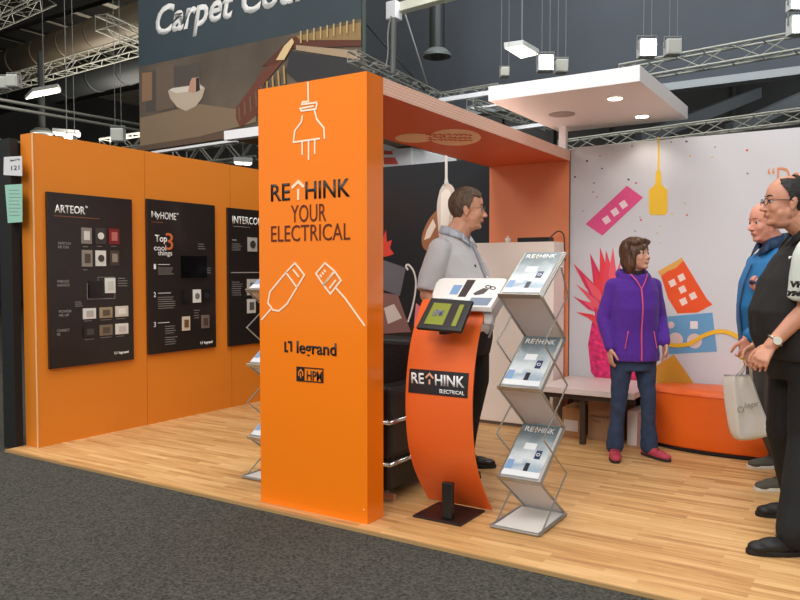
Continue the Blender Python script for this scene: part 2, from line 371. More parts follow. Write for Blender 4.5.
def bpoly(name, cs, c, k=0, nm=None, parent=bt, y=BY, r=.7):
    BK_[0] += 1; bm = NB(); P = [PY(u, v, y-.004-BK_[0]*.0012) for u, v in cs]; prism(bm, P, Y_*.0008)
    return obj(name, bm, mat(nm or name+str(c), c, r), parent)
bpoly('printed_wall', [(146, 72), (200, 62), (200, 104), (146, 112)], (84, 76, 70))
bpoly('printed_window', [(142, 73), (152, 72), (152, 100), (142, 102)], (146, 112, 84), 1)
bpoly('printed_column', [(156, 67), (174, 64), (174, 108), (156, 112)], (108, 92, 78), 1)
bpoly('printed_floor', [(140, 118), (200, 104), (256, 112), (256, 122), (226, 130), (140, 151)], (138, 116, 92), 1)
bpoly('printed_bathtub', [(168, 91), (172, 88), (200, 84), (205, 88), (202, 98), (196, 106), (186, 111), (177, 107), (170, 98)], (196, 178, 158), 2)
bpoly('printed_bathtub', [(169, 90), (174, 88), (199, 85.5), (203, 88), (196, 91), (176, 93)], (222, 212, 200), 3)
bpoly('printed_person', [(188, 92), (190, 82), (192, 78), (199, 77), (200, 84), (198, 90), (194, 93)], (196, 150, 130), 4)
bpoly('printed_person', [(196, 78), (199, 77.5), (200, 90), (196, 92)], (50, 40, 38), 5)
bpoly('printed_stair', [(236, 118), (236, 108), (262, 72), (292, 38), (292, 50), (264, 84), (262, 110), (240, 128)], (112, 62, 44), 1)
bpoly('printed_timber', [(262, 66), (290, 38), (361, 22), (361, 46), (292, 48), (276, 64)], (96, 50, 36), 2)
bpoly('printed_shelf', [(296, 45), (361, 51), (361, 60), (296, 50)], (176, 152, 124), 3)
bpoly('printed_screen', [(290, 51), (361, 60), (361, 78), (300, 84), (286, 72)], (52, 52, 54), 4)
bpoly('printed_balcony', [(296, 36), (361, 22), (361, 40), (300, 40)], (150, 124, 80), 4)
for i in range(9):
    u = 238+i*5.6; v = 108-i*5.2
    bpoly('printed_baluster', [(u, v), (u+1.6, v-1.6), (u+2.6, v+12+i*.6), (u+1, v+13+i*.6)], (186, 150, 88) if i > 4 else (120, 92, 72), 6)
bpoly('printed_light', [(276, 60), (284, 46), (292, 38), (294, 42), (284, 60)], (230, 200, 150), 7)
for i in range(9):
    u = 300+i*6.6; v = 37-i*1.45
    bpoly('printed_rail', [(u, v-6), (u+1.5, v-6.3), (u+1.5, v+6), (u, v+6)], (196, 168, 110), 7)
bm = NB(); cyl(bm, (x1+.03, BY+.02, zbt-.05), (x1+.03, BY+.02, 7.5), .035, n=10); obj('edge_pole', bm, mat('banner_pole', (58, 70, 66), .5), bt)
# neighbouring stands seen behind
zn = 3.0
A = PZ(224, 140, zn); Bc = PZ(412, 163, zn)
nb = thing('neighbouring_stand_canopy', 'white edged canopy of another stand seen between banner and orange pillar', 'canopy', (A.x, A.y, zn))
yb2 = A.y+.02; xr = PZ(383, 139, zn).x
h = PY(224, 131, A.y).z-zn
bm = NB(); bx(bm, A.x, -4.9, A.y, A.y+.12, zn, zn+h); obj('fascia', bm, WHTM, nb)
bm = NB(); bx(bm, A.x, -4.9, A.y+.12, A.y+1.5, zn+.02, zn+h*.7); obj('soffit', bm, mat('soffit_tan', (150, 108, 70), .7), nb)
c = PY(383, 164, 8.2); d = PY(412, 147, 8.2)
lb = thing('lightbox_sign', 'white lightbox with red stripes of another stand, just right of the orange pillar top', 'sign', (d.x-1.0, 8.2, 2.3))
bm = NB(); bx(bm, d.x-1.0, d.x, 8.2, 9.4, 2.3, d.z); obj('box', bm, WHTM, lb, bev=.01)
RED = mat('print_red', (226, 92, 74), .6)
for cs in ([(384, 150), (391, 150), (399, 165), (384, 165)],):
    P = [PY(u, v, 8.195) for u, v in cs]
    for k, (s0, s1) in enumerate(((.05, .3), (.5, .95))):
        bm = NB(); q = lambda s, t: P[0].lerp(P[3], s).lerp(P[1].lerp(P[2], s), t)
        prism(bm, [q(s0, 0), q(s0, 1), q(s1, 1), q(s1, 0)], -Y_*.002); obj('printed_stripe', bm, RED, lb)
bar('roof_rail', 'olive rail running back above the lightbox, right of the pillar', 'rail', PZ(378, 137, 2.9), PZ(415, 149, 2.9), .35, .04, mat('olive_rail', (128, 118, 92), .6))
bar('timber_batten', 'thin white edged batten just below the hanging banner', 'batten', PY(153, 154, 8.7), PY(237, 142, 8.7), .08, .04, WHTM)
bar('timber_batten', 'brown timber batten just under the lower edge of the hanging banner', 'batten', PY(141, 152, 8.85), PY(227, 139, 8.85), .08, .1, mat('brown_timber', (96, 76, 60), .7))
truss('lighting_truss', 'dark cluttered truss low behind the gap between left wall and pillar', PY(180, 158, 12), PY(262, 148, 12), .4, .4, .03, .02)
panel_light('small lit strip light low behind the gap left of the pillar', [(234, 162), (252, 163), (250, 165), (236, 164)], 3.2)
# ------------------------------------------------------------------ stand shell
# left wall
bm = NB(); bx(bm, xW-.157, xW, 3.281, 6.6, 0, zT)
w = struct('wall_left', bm, ORGW)
bm = NB()
for y in (4.28, 5.28): bx(bm, xW+.0002, xW+.0012, y-.0015, y+.0015, 0, zT)
struct('panel_joint', bm, mat('joint_dark', (170, 90, 20), .6), w)
bm = NB(); bx(bm, xW-.006, xW+.004, 3.274, 3.281, 0, zT); struct('edge_trim', bm, mat('edge_trim', (236, 190, 140), .4), w)
# back wall (white print on the right, dark print on the left)
x_s = -2.22; xL, xR, yF = -2.961, -2.219, 3.19
bm = NB(); bx(bm, xR+.0045, 3.4, yW, yW+.1, 0, 2.358)
FAB = mat('printed_white_fabric', (208, 209, 215), .7)
wb = struct('wall_back', bm, FAB)
bm = NB(); bx(bm, xW, -2.96, yW, yW+.1, 0, zT); wd = struct('wall_back_dark', bm, mat('dark_print', (30, 32, 36), .28))
# arch: front pillar, overhead beam, back panel
xL, xR, yF = -2.961, -2.219, 3.19
ar = thing('entrance_arch', 'glossy orange pillar with white cable drawings, joined by overhead beam to orange back panel', 'arch', (xL, yF, 0))
bm = NB(); bx(bm, xL, xR, yF, yF+.15, 0, zT); obj('pillar', bm, ORG, ar)
SAL = grid_mat('salmon_tile_lit_side', (255, 214, 194), (236, 180, 156), .05, .0165, .5, .0022, 'YZ')  # beam side tile paler, brightness of the light put into its colour
SALB = grid_mat('salmon_tile_back', (242, 150, 104), (226, 134, 90), .018, .012, .5, .001, 'XZ')
bm = NB(); bx(bm, xL+.002, xR-.002, yF+.15, yW, zT-.085, zT); o = obj('overhead_beam', bm, SAL, ar)
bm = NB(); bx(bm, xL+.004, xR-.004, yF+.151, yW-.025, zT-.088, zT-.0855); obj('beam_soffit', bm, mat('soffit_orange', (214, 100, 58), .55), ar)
bm = NB(); bx(bm, xL, xR, yW-.02, yW-.002, 0, zT-.0855); obj('back_panel', bm, SALB, ar)
bm = NB(); bx(bm, xR+.0005, xR+.004, yW-.021, yW-.002, 0, zT-.0855); obj('edge_profile', bm, mat('profile_brown', (120, 84, 60), .5), ar)
yf = yF-.0015
def P3(u, v): return PY(u, v, yf)
LC = mat('line_cream', (252, 228, 200), .5)
for nm, LL in (('plug_drawing', ([(308,82),(308.5,101.5),(302.8,102),(302,104.5),(316.5,102.5),(317,104),(316,109),(301.5,111),(300.3,108.5),(314,106)], [(302.5,115.5),(301.5,122),(294.8,131),(293.6,142.3),(320,138.5)], [(314.5,110),(317,119.5),(324,128),(324.6,139)], [(302.3,142),(302.3,155)], [(308.7,141),(308.7,160)], [(314.8,140),(314.8,154)])),
        ('connector_drawing', ([(286,272.5),(270,292),(268,303),(273,310),(279,311),(287,304),(297,287.5),(286,272.5)], [(286,272.5),(295,263),(304.5,275),(297,287.5)], [(293,269.5),(299,277)], [(271,309),(261.5,320)])),
        ('network_plug_drawing', ([(316,273.5),(325,263),(334.5,271),(323.5,285),(316,273.5)], [(323.5,285),(335,271.5),(341,280.5),(330.5,294),(323.5,285)], [(329.5,288.5),(336,280)], [(320,275),(322,277)], [(322,272.5),(324,274.5)], [(324,270),(326,272)], [(336,288),(345,298),(365,326)]))):
    bm = NB()
    for L in LL: ribbon(bm, [P3(*q) for q in L], .0095, -Y_)
    obj(nm, bm, LC, ar)
def ptext(s, u0, v1, u1, v0, m, parent=ar, y=yf, name='lettering', **k):
    a = PY(u0, v1, y); w_ = PY(u1, v1, y).x-a.x; h_ = PY(u0, v0, y).z-a.z
    return text(name, s, a, X_, Z_, w_, h_, m, parent, **k)
def ztop(u, v): return PY(u, v, yf).z
z0r, z1r = ztop(271, 201.5), ztop(271, 184.5)
def ztext(s, u0, u1, z0, z1, m, parent=ar, y=yf, **k):
    a = PY(u0, 200, y).x; b_ = PY(u1, 200, y).x
    return text('lettering', s, (a, y, z0), X_, Z_, b_-a, z1-z0, m, parent, **k)
ztext('RE', 271, 290, z0r, z1r, INKK, bold=.012); ztext('HINK', 305.5, 350, z0r, z1r, INKK, bold=.012)
AR = mat('arrow_cream', (255, 226, 190), .5)
bm = NB(); ribbon(bm, [P3(292, 188), P3(298.3, 181.5), P3(304, 187)], .016, -Y_); ribbon(bm, [P3(298.3, 189), P3(298.3, 200)], .014, -Y_); obj('arrow_mark', bm, AR, ar)
ztext('YOUR', 291, 326, ztop(271, 223.5), ztop(271, 206.5), mat('ink_brown', (96, 34, 10), .5))
ztext('ELECTRICAL', 271, 350, ztop(271, 242), ztop(271, 226), MC['ink_brown'])
# logo 1
zl0, zl1 = ztop(284.5, 352), ztop(284.5, 341)
bm = NB(); ribbon(bm, [P3(285.3, 341.5), P3(285.3, 351), P3(288, 351.2)], .0125, -Y_); ribbon(bm, [P3(288, 341.9), P3(291.3, 342.2), P3(291.3, 351.5)], .0125, -Y_); obj('logo_mark', bm, INKK, ar)
ztext('legrand', 296, 336, zl0-.022, zl1+.006, INKK, bold=.02)
# logo 2
bm = NB(); ribbon(bm, [P3(297, 367), P3(323, 369), P3(323, 382.5), P3(297, 380.5)], .006, -Y_, closed=True)
prism(bm, [P3(297, 367), P3(304.5, 367.6), P3(304.5, 381), P3(297, 380.4)], -Y_*.001); obj('logo_frame', bm, INKK, ar)
bm = NB(); ribbon(bm, [PY(299, 376, yf-.002), PY(298.8, 372, yf-.002), PY(300.7, 369.7, yf-.002), PY(302.8, 372.3, yf-.002), PY(302.8, 376, yf-.002)], .007, -Y_); ribbon(bm, [PY(300.8, 373, yf-.002), PY(300.8, 378, yf-.002)], .006, -Y_); obj('logo_plug', bm, mat('logo_orange', (240, 130, 40), .5), ar)
ztext('HPM', 306, 321.5, ztop(306, 380), ztop(306, 370.3), INKK, bold=.012)
bm = NB(); ell(bm, (PY(364, 510, yf).x, yf-.001, PY(364, 510, yf).z), (.006, .003, .006), sub=1); obj('screw_cover', bm, mat('screw_cover', (240, 170, 110), .4), ar)
# cloud badges under the beam
zc = zT-.089
def under(cu, cv, ru, rv, name, k):
    bm = NB(); n = 48
    prism(bm, [PZ(cu+ru*math.cos(2*PI*i/n), cv+rv*math.sin(2*PI*i/n), zc-k*.001) for i in range(n)], -Z_*.001)
    obj(name, bm, mat('badge_beige', (244, 206, 170), .6), ar)
under(455, 137.3, 26, 8.2, 'cloud_badge', 0)
under(414, 138, 19, 4.6, 'cloud_badge', 1)
bm = NB()
rng = random.Random(3)
for row in range(3):
    for i in range(9):
        u = 426+i*5+rng.random()*2; v = 134.5+row*2.6+rng.random()
        ribbon(bm, [PZ(u, v, zc-.0025), PZ(u+2.5, v-.8, zc-.0025), PZ(u+4, v+.5, zc-.0025)], .012, -Z_)
obj('badge_scribble', bm, mat('badge_red', (214, 76, 48), .6), ar)
# floating canopy
cx0, cx1, cy0, cy1, cz0, cz1 = -2.386, -1.315, 4.953, 6.394, 2.535, 2.638
cp = thing('floating_canopy', 'white flat ceiling panel with round downlights floating above the woman and the back wall', 'canopy', (cx0, cy0, cz0))
bm = NB(); bx(bm, cx0, cx1, cy0, cy1, cz0, cz1); obj('panel', bm, WHTM, cp, bev=.003)
for (u, v) in ((615, 98), (642, 116)):
    c = PZ(u, v, cz0); bm = NB(); cyl(bm, c, c-Z_*.006, .062, n=28); rim = obj('downlight', bm, mat('downlight_rim', (240, 240, 238), .4), cp)
    bm = NB(); cyl(bm, c-Z_*.006, c-Z_*.0085, .048, n=28); obj('lens', bm, mat('downlight_glow', (255, 246, 225), .5, emit=(255, 246, 225), es=12), rim)
c = PZ(562, 114, cz0); bm = NB(); cyl(bm, c, c-Z_*.006, .1, n=28); obj('speaker_grille', bm, mat('grille_grey', (170, 164, 160), .6), cp)
bm = NB(); c = PZ(563, 135, 2.45)
bx(bm, -2.30, -2.24, 6.14, 6.19, zT+.002, cz0); obj('support_post', bm, WHTM, cp)
# ------------------------------------------------------------------ prints on the white back wall
def wpoly(name, cs, c, k=0, nm=None, parent=wb, y=yW, r=.7, m=None):
    bm = NB(); P = [PY(u, v, y-.001-k*.0012) for u, v in cs]; prism(bm, P, -Y_*.001)
    return obj(name, bm, m or mat(nm or 'print_'+'_'.join(map(str, c)), c, r), parent)
def disc(u, v, ru, rv=None, n=20):
    rv = rv or ru; return [(u+ru*math.cos(2*PI*i/n), v+rv*math.sin(2*PI*i/n)) for i in range(n)]
def rot(cs, c, a): return [(c[0]+(x-c[0])*math.cos(a)-(y-c[1])*math.sin(a), c[1]+(x-c[0])*math.sin(a)+(y-c[1])*math.cos(a)) for x, y in cs]
def sq(u, v, s, a=0): return rot([(u-s,v-s),(u+s,v-s),(u+s,v+s),(u-s,v+s)], (u, v), a)
PINK = (226, 82, 142)
o = wpoly('printed_pink_power_board', [(585.6, 224), (627, 185.6), (643, 197.5), (602.4, 235.6)], PINK)
for u, v in ((606.5, 220), (615, 212), (623.5, 204.5)): wpoly('printed_socket', sq(u, v, 3.4, -.6), (240, 214, 222), 1, parent=o)
YEL = (242, 196, 52)
wpoly('printed_yellow_pendant', [(657.8,137),(659.2,137),(659.4,170),(661,172.5),(661.5,184),(664,187),(667.5,190),(667.5,212),(665.5,215),(651,215),(649,212),(649,190),(652.5,187),(655.2,184),(655.8,172.5),(657.4,170)], YEL)
bl = mat('print_orange_red', (236, 84, 30), .7)
o = wpoly('printed_orange_power_board', [(661,276),(683.5,260.5),(707,299),(712.5,304.5),(697.5,312.5),(677.5,313.5),(668,298)], (236, 84, 30))
wpoly('printed_ochre_side', [(657.5,271.5),(682,257.5),(683.5,260.5),(676,268),(666,272),(661,276)], (226, 168, 84), 1, parent=o)
for u, v in ((672.5,283),(681.5,277.5),(682.5,289.5),(693,296),(683.5,301.5)): wpoly('printed_socket', sq(u, v, 3.3, -.45), (240, 216, 208), 1, parent=o)
o = wpoly('printed_blue_power_board', [(662,317),(712.5,312.5),(717,351.5),(664,354.5)], (104, 160, 204))
wpoly('printed_socket', sq(694, 325, 3.8), (236, 226, 226), 2, parent=o)
for u, v in ((675.5,340),(694.5,341)): wpoly('printed_socket', disc(u, v, 7.5), (220, 198, 196), 1, parent=o)
wpoly('printed_socket', disc(671, 325, 3.5), (220, 198, 196), 1, parent=o)
wpoly('printed_mustard_wedge', [(655,376),(656,366),(674,354.5),(695,385),(655,385)], (222, 158, 48))
bm = NB(); ribbon(bm, [PY(u, v, yW-.006) for u, v in smooth_pts([Vector((668,344,0)),Vector((677,345.5,0)),Vector((690,343.5,0)),Vector((703,336,0)),Vector((717,331.5,0)),Vector((730,333,0)),Vector((744,341,0)),Vector((756,350,0))]) for u, v in [(u, v)]] if False else [PY(p.x, p.y, yW-.006) for p in smooth_pts([Vector((668,344,0)),Vector((677,345.5,0)),Vector((690,343.5,0)),Vector((703,336,0)),Vector((717,331.5,0)),Vector((730,333,0)),Vector((744,341,0)),Vector((756,350,0))])], .032, -Y_)
obj('printed_yellow_cord', bm, mat('print_yellow_cord', (240, 186, 40), .6), wb)
# pineapple
pm = mat('print_pineapple', (232, 44, 110), .7, noise_amt=.45, noise_scale=26)
o = wpoly('printed_pineapple', [(592,322),(602,312),(625,308),(640,316),(645,345),(642,372),(634,384),(600,384),(591,372),(588,345)], (232, 44, 110), 0, m=pm)
lr = [(228,70,92),(238,92,110),(214,48,96),(232,60,70)]
leaves = [((573,263),(600,300),5),((576,284),(600,306),3),((573,296),(600,314),3),((576,312),(602,320),3),((588,318),(604,326),3),((582,300),(603,312),4),
 ((590,253),(604,300),6),((600,247),(608,298),6),((606,250),(612,298),6),((613,247),(612,296),5),((578,268),(604,306),6),((595,270),(606,306),8),((605,268),(609,308),9),((620,262),(614,300),5),((628,275),(616,305),5),((600,285),(606,316),9),((612,285),(612,316),9),((584,276),(604,304),5),((594,300),(606,322),8),((618,275),(614,306),7),((624,290),(616,312),6),((586,292),(602,312),4)]
for i, (tip, root, wd_) in enumerate(leaves):
    wd_ *= 1.75; dx, dy = root[0]-tip[0], root[1]-tip[1]; L = math.hypot(dx, dy); nx, ny = -dy/L, dx/L
    mid = (tip[0]+dx*.6, tip[1]+dy*.6)
    wpoly('printed_leaf', [tip, (mid[0]+nx*wd_/2, mid[1]+ny*wd_/2), root, (mid[0]-nx*wd_/2, mid[1]-ny*wd_/2)], lr[i % 4], 1+i*.25, parent=o)
rng = random.Random(5)
cc = [(60,60,80),(220,70,110),(236,180,60),(110,150,190),(220,90,60)]
for (u, v, s, k) in [(587,161,1.3,0),(575,177,1.2,0),(593,192,.9,1),(597,197,.9,1),(594,183,.9,0),(602,168.5,1,0),(628.5,179.5,1.3,0),(636,183,1.2,1),(568.5,227,1.2,2),(583,211,.8,1),(641,220,1.2,4),(687,215,1.2,4),(684.5,203,1,2),(672,214,.8,2),(635,231,.8,0),(640,217,.8,1),(671,142,.8,0),(686.5,141.5,1.3,0),(690,156,1,2),(712,157,1,2),(747,150,1.3,4),(747.5,173.5,1,0),(715,147,1,3),(657,233,.8,2),(660,226,.8,2),(660,243,.8,2),(600,156,.8,1),(632,146,1,3)]:
    wpoly('printed_confetti', disc(u, v, s, s*.8, 6), cc[k], 1)
text('lettering', '\u201cDeliver', PY(767.5, 186, yW-.003), X_, Z_, PY(838, 186, yW).x-PY(767.5, 186, yW).x, PY(767.5, 168, yW).z-PY(767.5, 186, yW).z, mat('print_coral', (226, 146, 104), .7), wb)
# ---- dark print
def dpoly(name, cs, c, k=0, m=None): return wpoly(name, cs, c, k, parent=wd, r=.5, m=m)
dpoly('printed_pendant_cord', [(445,155),(447.6,155),(447.6,178),(449,186),(443.8,186),(445,178)], (216, 210, 204), 1)
def rnd(cs):
    q = [Vector((a, b, 0)) for a, b in cs]; q = smooth_pts(q+[q[0]], 5)[:-1]; return [(v.x, v.y) for v in q]
o = dpoly('printed_glass_bulb', rnd([(440,190),(444,184),(450,184),(454.5,190),(455,205),(452,222),(448,232),(446,240),(440,240),(438,225),(437,205)]), (212, 198, 186), 1)
dpoly('printed_bulb_core', rnd([(441,194),(446,189),(451,194),(450,212),(446,232),(441,230)]), (236, 226, 216), 2)
dpoly('printed_amber_bulb', rnd([(440,209),(436,211),(428,221),(422,236),(423,247),(430,251),(442,240),(446,225),(446,212)]), (150, 96, 60), 0)
dpoly('printed_bulb_shine', [(433,219),(427,230),(424,240),(430,238),(436,226)], (224, 206, 192), 1)
dpoly('printed_red_flower', [(380,228),(382,240),(386,230),(387,242),(392,240),(390,248),(394,254),(388,256),(380,258)], (196, 56, 40), 1)
dpoly('printed_grey_power_board', [(378,258),(406,268),(400,296),(378,288)], (92, 90, 98), 1)
dpoly('printed_brown_power_board', [(378,292),(398,295),(411,332),(378,334)], (122, 88, 86), 2)
dpoly('printed_white_socket', [(384,308),(394,304),(402,318),(388,324)], (196, 186, 184), 3)
dpoly('printed_pink_shape', [(416,303),(422,308),(420,322),(414,326)], (216, 120, 130), 2)
bm = NB(); ribbon(bm, [PY(p.x, p.y, yW-.006) for p in smooth_pts([Vector((408,270,0)),Vector((406,266,0)),Vector((409,265,0)),Vector((414,272,0)),Vector((416,285,0)),Vector((413,305,0)),Vector((408,322,0))])], .018, -Y_)
obj('printed_white_cord', bm, mat('print_white_cord', (206, 204, 204), .6), wd)
# ------------------------------------------------------------------ display boards on the left wall
def board(label, u0, v0, v1, ya, yb_, za, zb_):
    t = thing('display_board', label, 'display board', (xW, ya, za), 'product boards on the left orange wall')
    bm = NB(); bx(bm, xW+.001, xW+.026, ya, yb_, za, zb_); obj('board', bm, BRD, t, bev=.002); return t
xb = xW+.0265
def rc(u0, v0, u1, v1):
    uc, vc = (u0+u1)/2, (v0+v1)/2
    return PX(u0, vc, xb).y, PX(u1, vc, xb).y, PX(uc, v1, xb).z, PX(uc, v0, xb).z
def rbox(name, u0, v0, u1, v1, m, parent, d=.008, k=0):
    ya, yb_, za, zb_ = rc(u0, v0, u1, v1); bm = NB(); bx(bm, xb+k, xb+k+d, ya, yb_, za, zb_); return obj(name, bm, m, parent)
def btext(s, u0, v1, u1, v0, m, parent, **k):
    ya, yb_, za, zb_ = rc(u0, v0, u1, v1); return text('lettering', s, (xb, ya, za), Y_, Z_, yb_-ya, zb_-za, m, parent, **k)
def fine(parent, u0, v0, u1, v1, n, m=INKG):
    bm = NB(); ya, yb_, za, zb_ = rc(u0, v0, u1, v1); r_ = random.Random(int(u0*v0))
    for i in range(n):
        z = zb_-(i+.5)*(zb_-za)/n; bx(bm, xb, xb+.0008, ya, ya+(yb_-ya)*(.7+.3*r_.random()), z-.0022, z+.0022)
    o = obj('fine_print', bm, m, parent); o['kind'] = 'stuff'
def plate(parent, u, v, w_, h_, cf, ci, shape='rect'):
    f = rbox('switch_plate', u-w_/2, v-h_/2, u+w_/2, v+h_/2, mat('plate_%d_%d_%d' % cf, cf, .35), parent, .01)
    if shape == 'rect': rbox('rocker', u-w_*.28, v-h_*.28, u+w_*.28, v+h_*.28, mat('rocker_%d_%d_%d' % ci, ci, .35), f, .004, .0102)
    else:
        c = PX(u, v, xb); r = abs(PX(u+w_*.3, v, xb).y-c.y); bm = NB(); cyl(bm, Vector((xb+.0102, c.y, c.z)), Vector((xb+.015, c.y, c.z)), r, n=20); obj('dial', bm, mat('rocker_%d_%d_%d' % ci, ci, .35), f)
p0, p1 = PX(47, 192, xb), PX(132, 199, xb); q0, q1 = PX(49, 370, xb), PX(133, 359, xb)
B1 = board('black product board headed ARTEOR, nearest the wall end', 0, 0, 0, p0.y, p1.y, (q0.z+q1.z)/2, (p0.z+p1.z)/2)
btext('ARTEOR', 54.5, 213.5, 85, 205.5, INKW, B1, bold=.02); btext('\u2122', 85, 208, 87.5, 206, INKW, B1)
fine(B1, 54, 215.5, 100, 219, 1, mat('ink_rust', (150, 90, 60), .6))
for s, u0, v0 in (('SWITCH\nME ON', 58, 242), ('WIRELESS\nGADGETS', 57, 280), ('POWER\nME UP', 59, 310), ('CONNECT\nME', 57, 329)): btext(s, u0, v0+6.5, u0+12.5, v0, INKG, B1)
W_ = (206, 200, 196); wh = (228, 226, 222)
plate(B1, 86, 235.7, 10, 16, (140, 130, 124), (218, 214, 208)); plate(B1, 100, 236, 10, 16, (66, 60, 56), (226, 224, 216), 'd'); plate(B1, 113.5, 236.5, 10, 15.5, (128, 36, 38), (190, 110, 104))
plate(B1, 86.7, 258.3, 10, 16.5, (150, 140, 130), (80, 72, 66)); plate(B1, 100.3, 258.3, 10, 15.5, (226, 224, 216), (70, 64, 58), 'd'); plate(B1, 114, 258, 9, 15, (74, 64, 56), (150, 138, 124))
bm = NB(); ya, yb_, za, zb_ = rc(87, 277, 115, 299)
for aa in ((ya, yb_, za, za+.004), (ya, ya+.004, za, zb_-.05), (yb_-.004, yb_, za, zb_), (ya+.1, yb_, zb_-.004, zb_), (ya, ya+.1, zb_-.054, zb_-.05), (ya+.098, ya+.102, zb_-.054, zb_)): bx(bm, xb, xb+.001, *aa)
obj('outline', bm, INKG, B1)
rbox('display_screen', 88.5, 281, 102, 297.5, mat('screen_black', (10, 10, 12), .12), B1, .012); plate(B1, 109.7, 285.5, 10, 15, (226, 226, 220), (206, 206, 200))
fine(B1, 118, 277, 128, 287, 4); fine(B1, 75, 301, 83, 307, 3)
for (u, v, cf, ci) in ((89, 313.5, (226,224,220), (180,176,170)), (105.5, 312.5, (166,148,122), (96,84,68)), (121.3, 311.3, (214,206,194), (234,230,222)), (89.5, 332, (40,34,32), (70,66,64)), (105.6, 330, (128,112,94), (90,78,66)), (121.4, 328.7, (226,222,214), (200,196,190))):
    plate(B1, u, v, 12.5, 10.5, cf, ci); fine(B1, u-5, v+6.5, u+6, v+8, 1)
for u, v in ((86, 246), (100, 245.5), (114, 245.5), (86, 269)): fine(B1, u-3, v, u+3, v+1.5, 1)
btext('L1 legrand', 114.5, 354.5, 128.5, 351, INKW, B1, bold=.03)
p0, p1 = PX(147, 199, xb), PX(215, 205, xb); q0, q1 = PX(148.5, 355, xb), PX(215, 347, xb)
B2 = board('black product board headed MyHOME with a large orange 3, in the middle of the wall', 0, 0, 0, p0.y, p1.y, (q0.z+q1.z)/2, (p0.z+p1.z)/2)
btext('My', 151.5, 219.5, 160, 211.5, INKW, B2, bold=.006); btext('HOME', 160.5, 219.5, 176, 212.5, INKW, B2); btext('\u00ae', 176.5, 215, 178.5, 213, INKW, B2)
fine(B2, 151.5, 221, 164, 223.5, 1, MC['ink_rust'])
btext('Top', 155, 244, 167, 235, INKW, B2, bold=.02); btext('cool', 154, 250.5, 166, 245, INKW, B2); btext('things', 158, 257, 172, 250.5, INKW, B2); btext('3', 165.5, 250, 173, 233, INKO, B2)
for s, v0 in (('1', 264), ('2', 292), ('3', 322)):
    btext(s, 153.8, v0+5, 155.8, v0, INKW, B2)
fine(B2, 158, 263, 170, 266, 1, INKW); fine(B2, 158, 267, 176, 275, 4); fine(B2, 158, 291.5, 172, 294.5, 1, INKW); fine(B2, 158, 296, 177, 309, 6); fine(B2, 158, 321, 173, 324, 1, INKW); fine(B2, 165, 325, 177, 334, 4); fine(B2, 165, 336, 178, 345, 4); fine(B2, 198, 243, 206, 250, 3); fine(B2, 207, 267, 212, 274, 3); fine(B2, 194, 309, 200, 319, 4)
rbox('display_screen', 181, 256, 206, 277.5, mat('screen_black', (10, 10, 12), .12), B2, .012)
plate(B2, 185.5, 296.5, 7, 13, (24, 22, 22), (34, 32, 32)); plate(B2, 196.5, 296, 7.5, 13, (232, 232, 226), (120, 116, 112), 'd'); plate(B2, 206, 295.5, 7, 13, (20, 20, 22), (40, 40, 44), 'd')
plate(B2, 185.7, 323.5, 7.5, 14, (214, 200, 176), (110, 80, 54)); plate(B2, 205, 321.5, 7.5, 13, (120, 104, 98), (84, 66, 60))
btext('L1 legrand', 200.5, 344.5, 212.5, 341, INKW, B2, bold=.03)
p0 = PX(228, 207.5, xb); p1 = PX(271, 211, xb); q0 = PX(229, 346.5, xb)
B3 = board('black product board headed INTERCOM, partly hidden behind the pillar', 0, 0, 0, p0.y, p1.y, q0.z, p0.z)
btext('INTERCOM', 232.5, 224.5, 262, 217, INKW, B3, bold=.015); fine(B3, 233, 226, 256, 228, 1)
fine(B3, 232, 239, 238, 241, 1, INKW); fine(B3, 232, 243, 243, 251, 4); plate(B3, 252, 244.5, 9, 14, (176, 172, 166), (60, 56, 54), 'd')
rbox('rule_line', 231, 272, 262, 273, INKG, B3, .001); fine(B3, 232, 281, 243, 296, 7); plate(B3, 252, 287, 10, 16, (190, 188, 184), (120, 118, 116))
plate(B3, 251, 306, 8, 14, (206, 204, 200), (90, 88, 86))
# black divider at the far left with paper notices
dv = thing('black_partition', 'tall black partition panel standing at the left edge beside the orange wall end', 'partition', (-5.7, 3.2, 0))
xd0 = PY(4, 440, 3.2).x
bm = NB(); bx(bm, xd0, xW-.158, 3.2, 3.26, -.02, 2.30); obj('panel', bm, BLKM, dv)
def notice(name, label, cs, c, txts):
    P = [PY(u, v, 3.1995) for u, v in cs]; bm = NB(); prism(bm, P, -Y_*.001); o = tag(obj(name, bm, mat(name+'_paper', c, .7)), label, 'notice')
    for s, u0, v1, u1, v0 in txts: ptext(s, u0, v1, u1, v0, INKK, parent=o, y=3.1983)
notice('paper_notice', 'white paper notice with number 121 on the black partition', [(4, 157), (22, 156), (22.3, 176), (3.6, 175)], (214, 214, 216), [('Stand No', 10, 161.5, 20, 159.5), ('121', 11.5, 170.5, 19.5, 166)])
bm = NB(); P = [PY(u, v, 3.1995) for u, v in [(5, 185), (22.3, 184), (22.5, 222), (8, 223)]]; prism(bm, P, -Y_*.0015); o = tag(obj('paper_notice', bm, mat('green_paper', (150, 200, 182), .7)), 'pale green paper sheet below the numbered notice', 'notice')
bm = NB()
for i in range(8): ribbon(bm, [PY(9, 190+i*3.6, 3.198), PY(19+(i*7 % 3), 190+i*3.6, 3.198)], .004, -Y_)
obj('fine_print', bm, MC['ink_grey'], o)['kind'] = 'stuff'
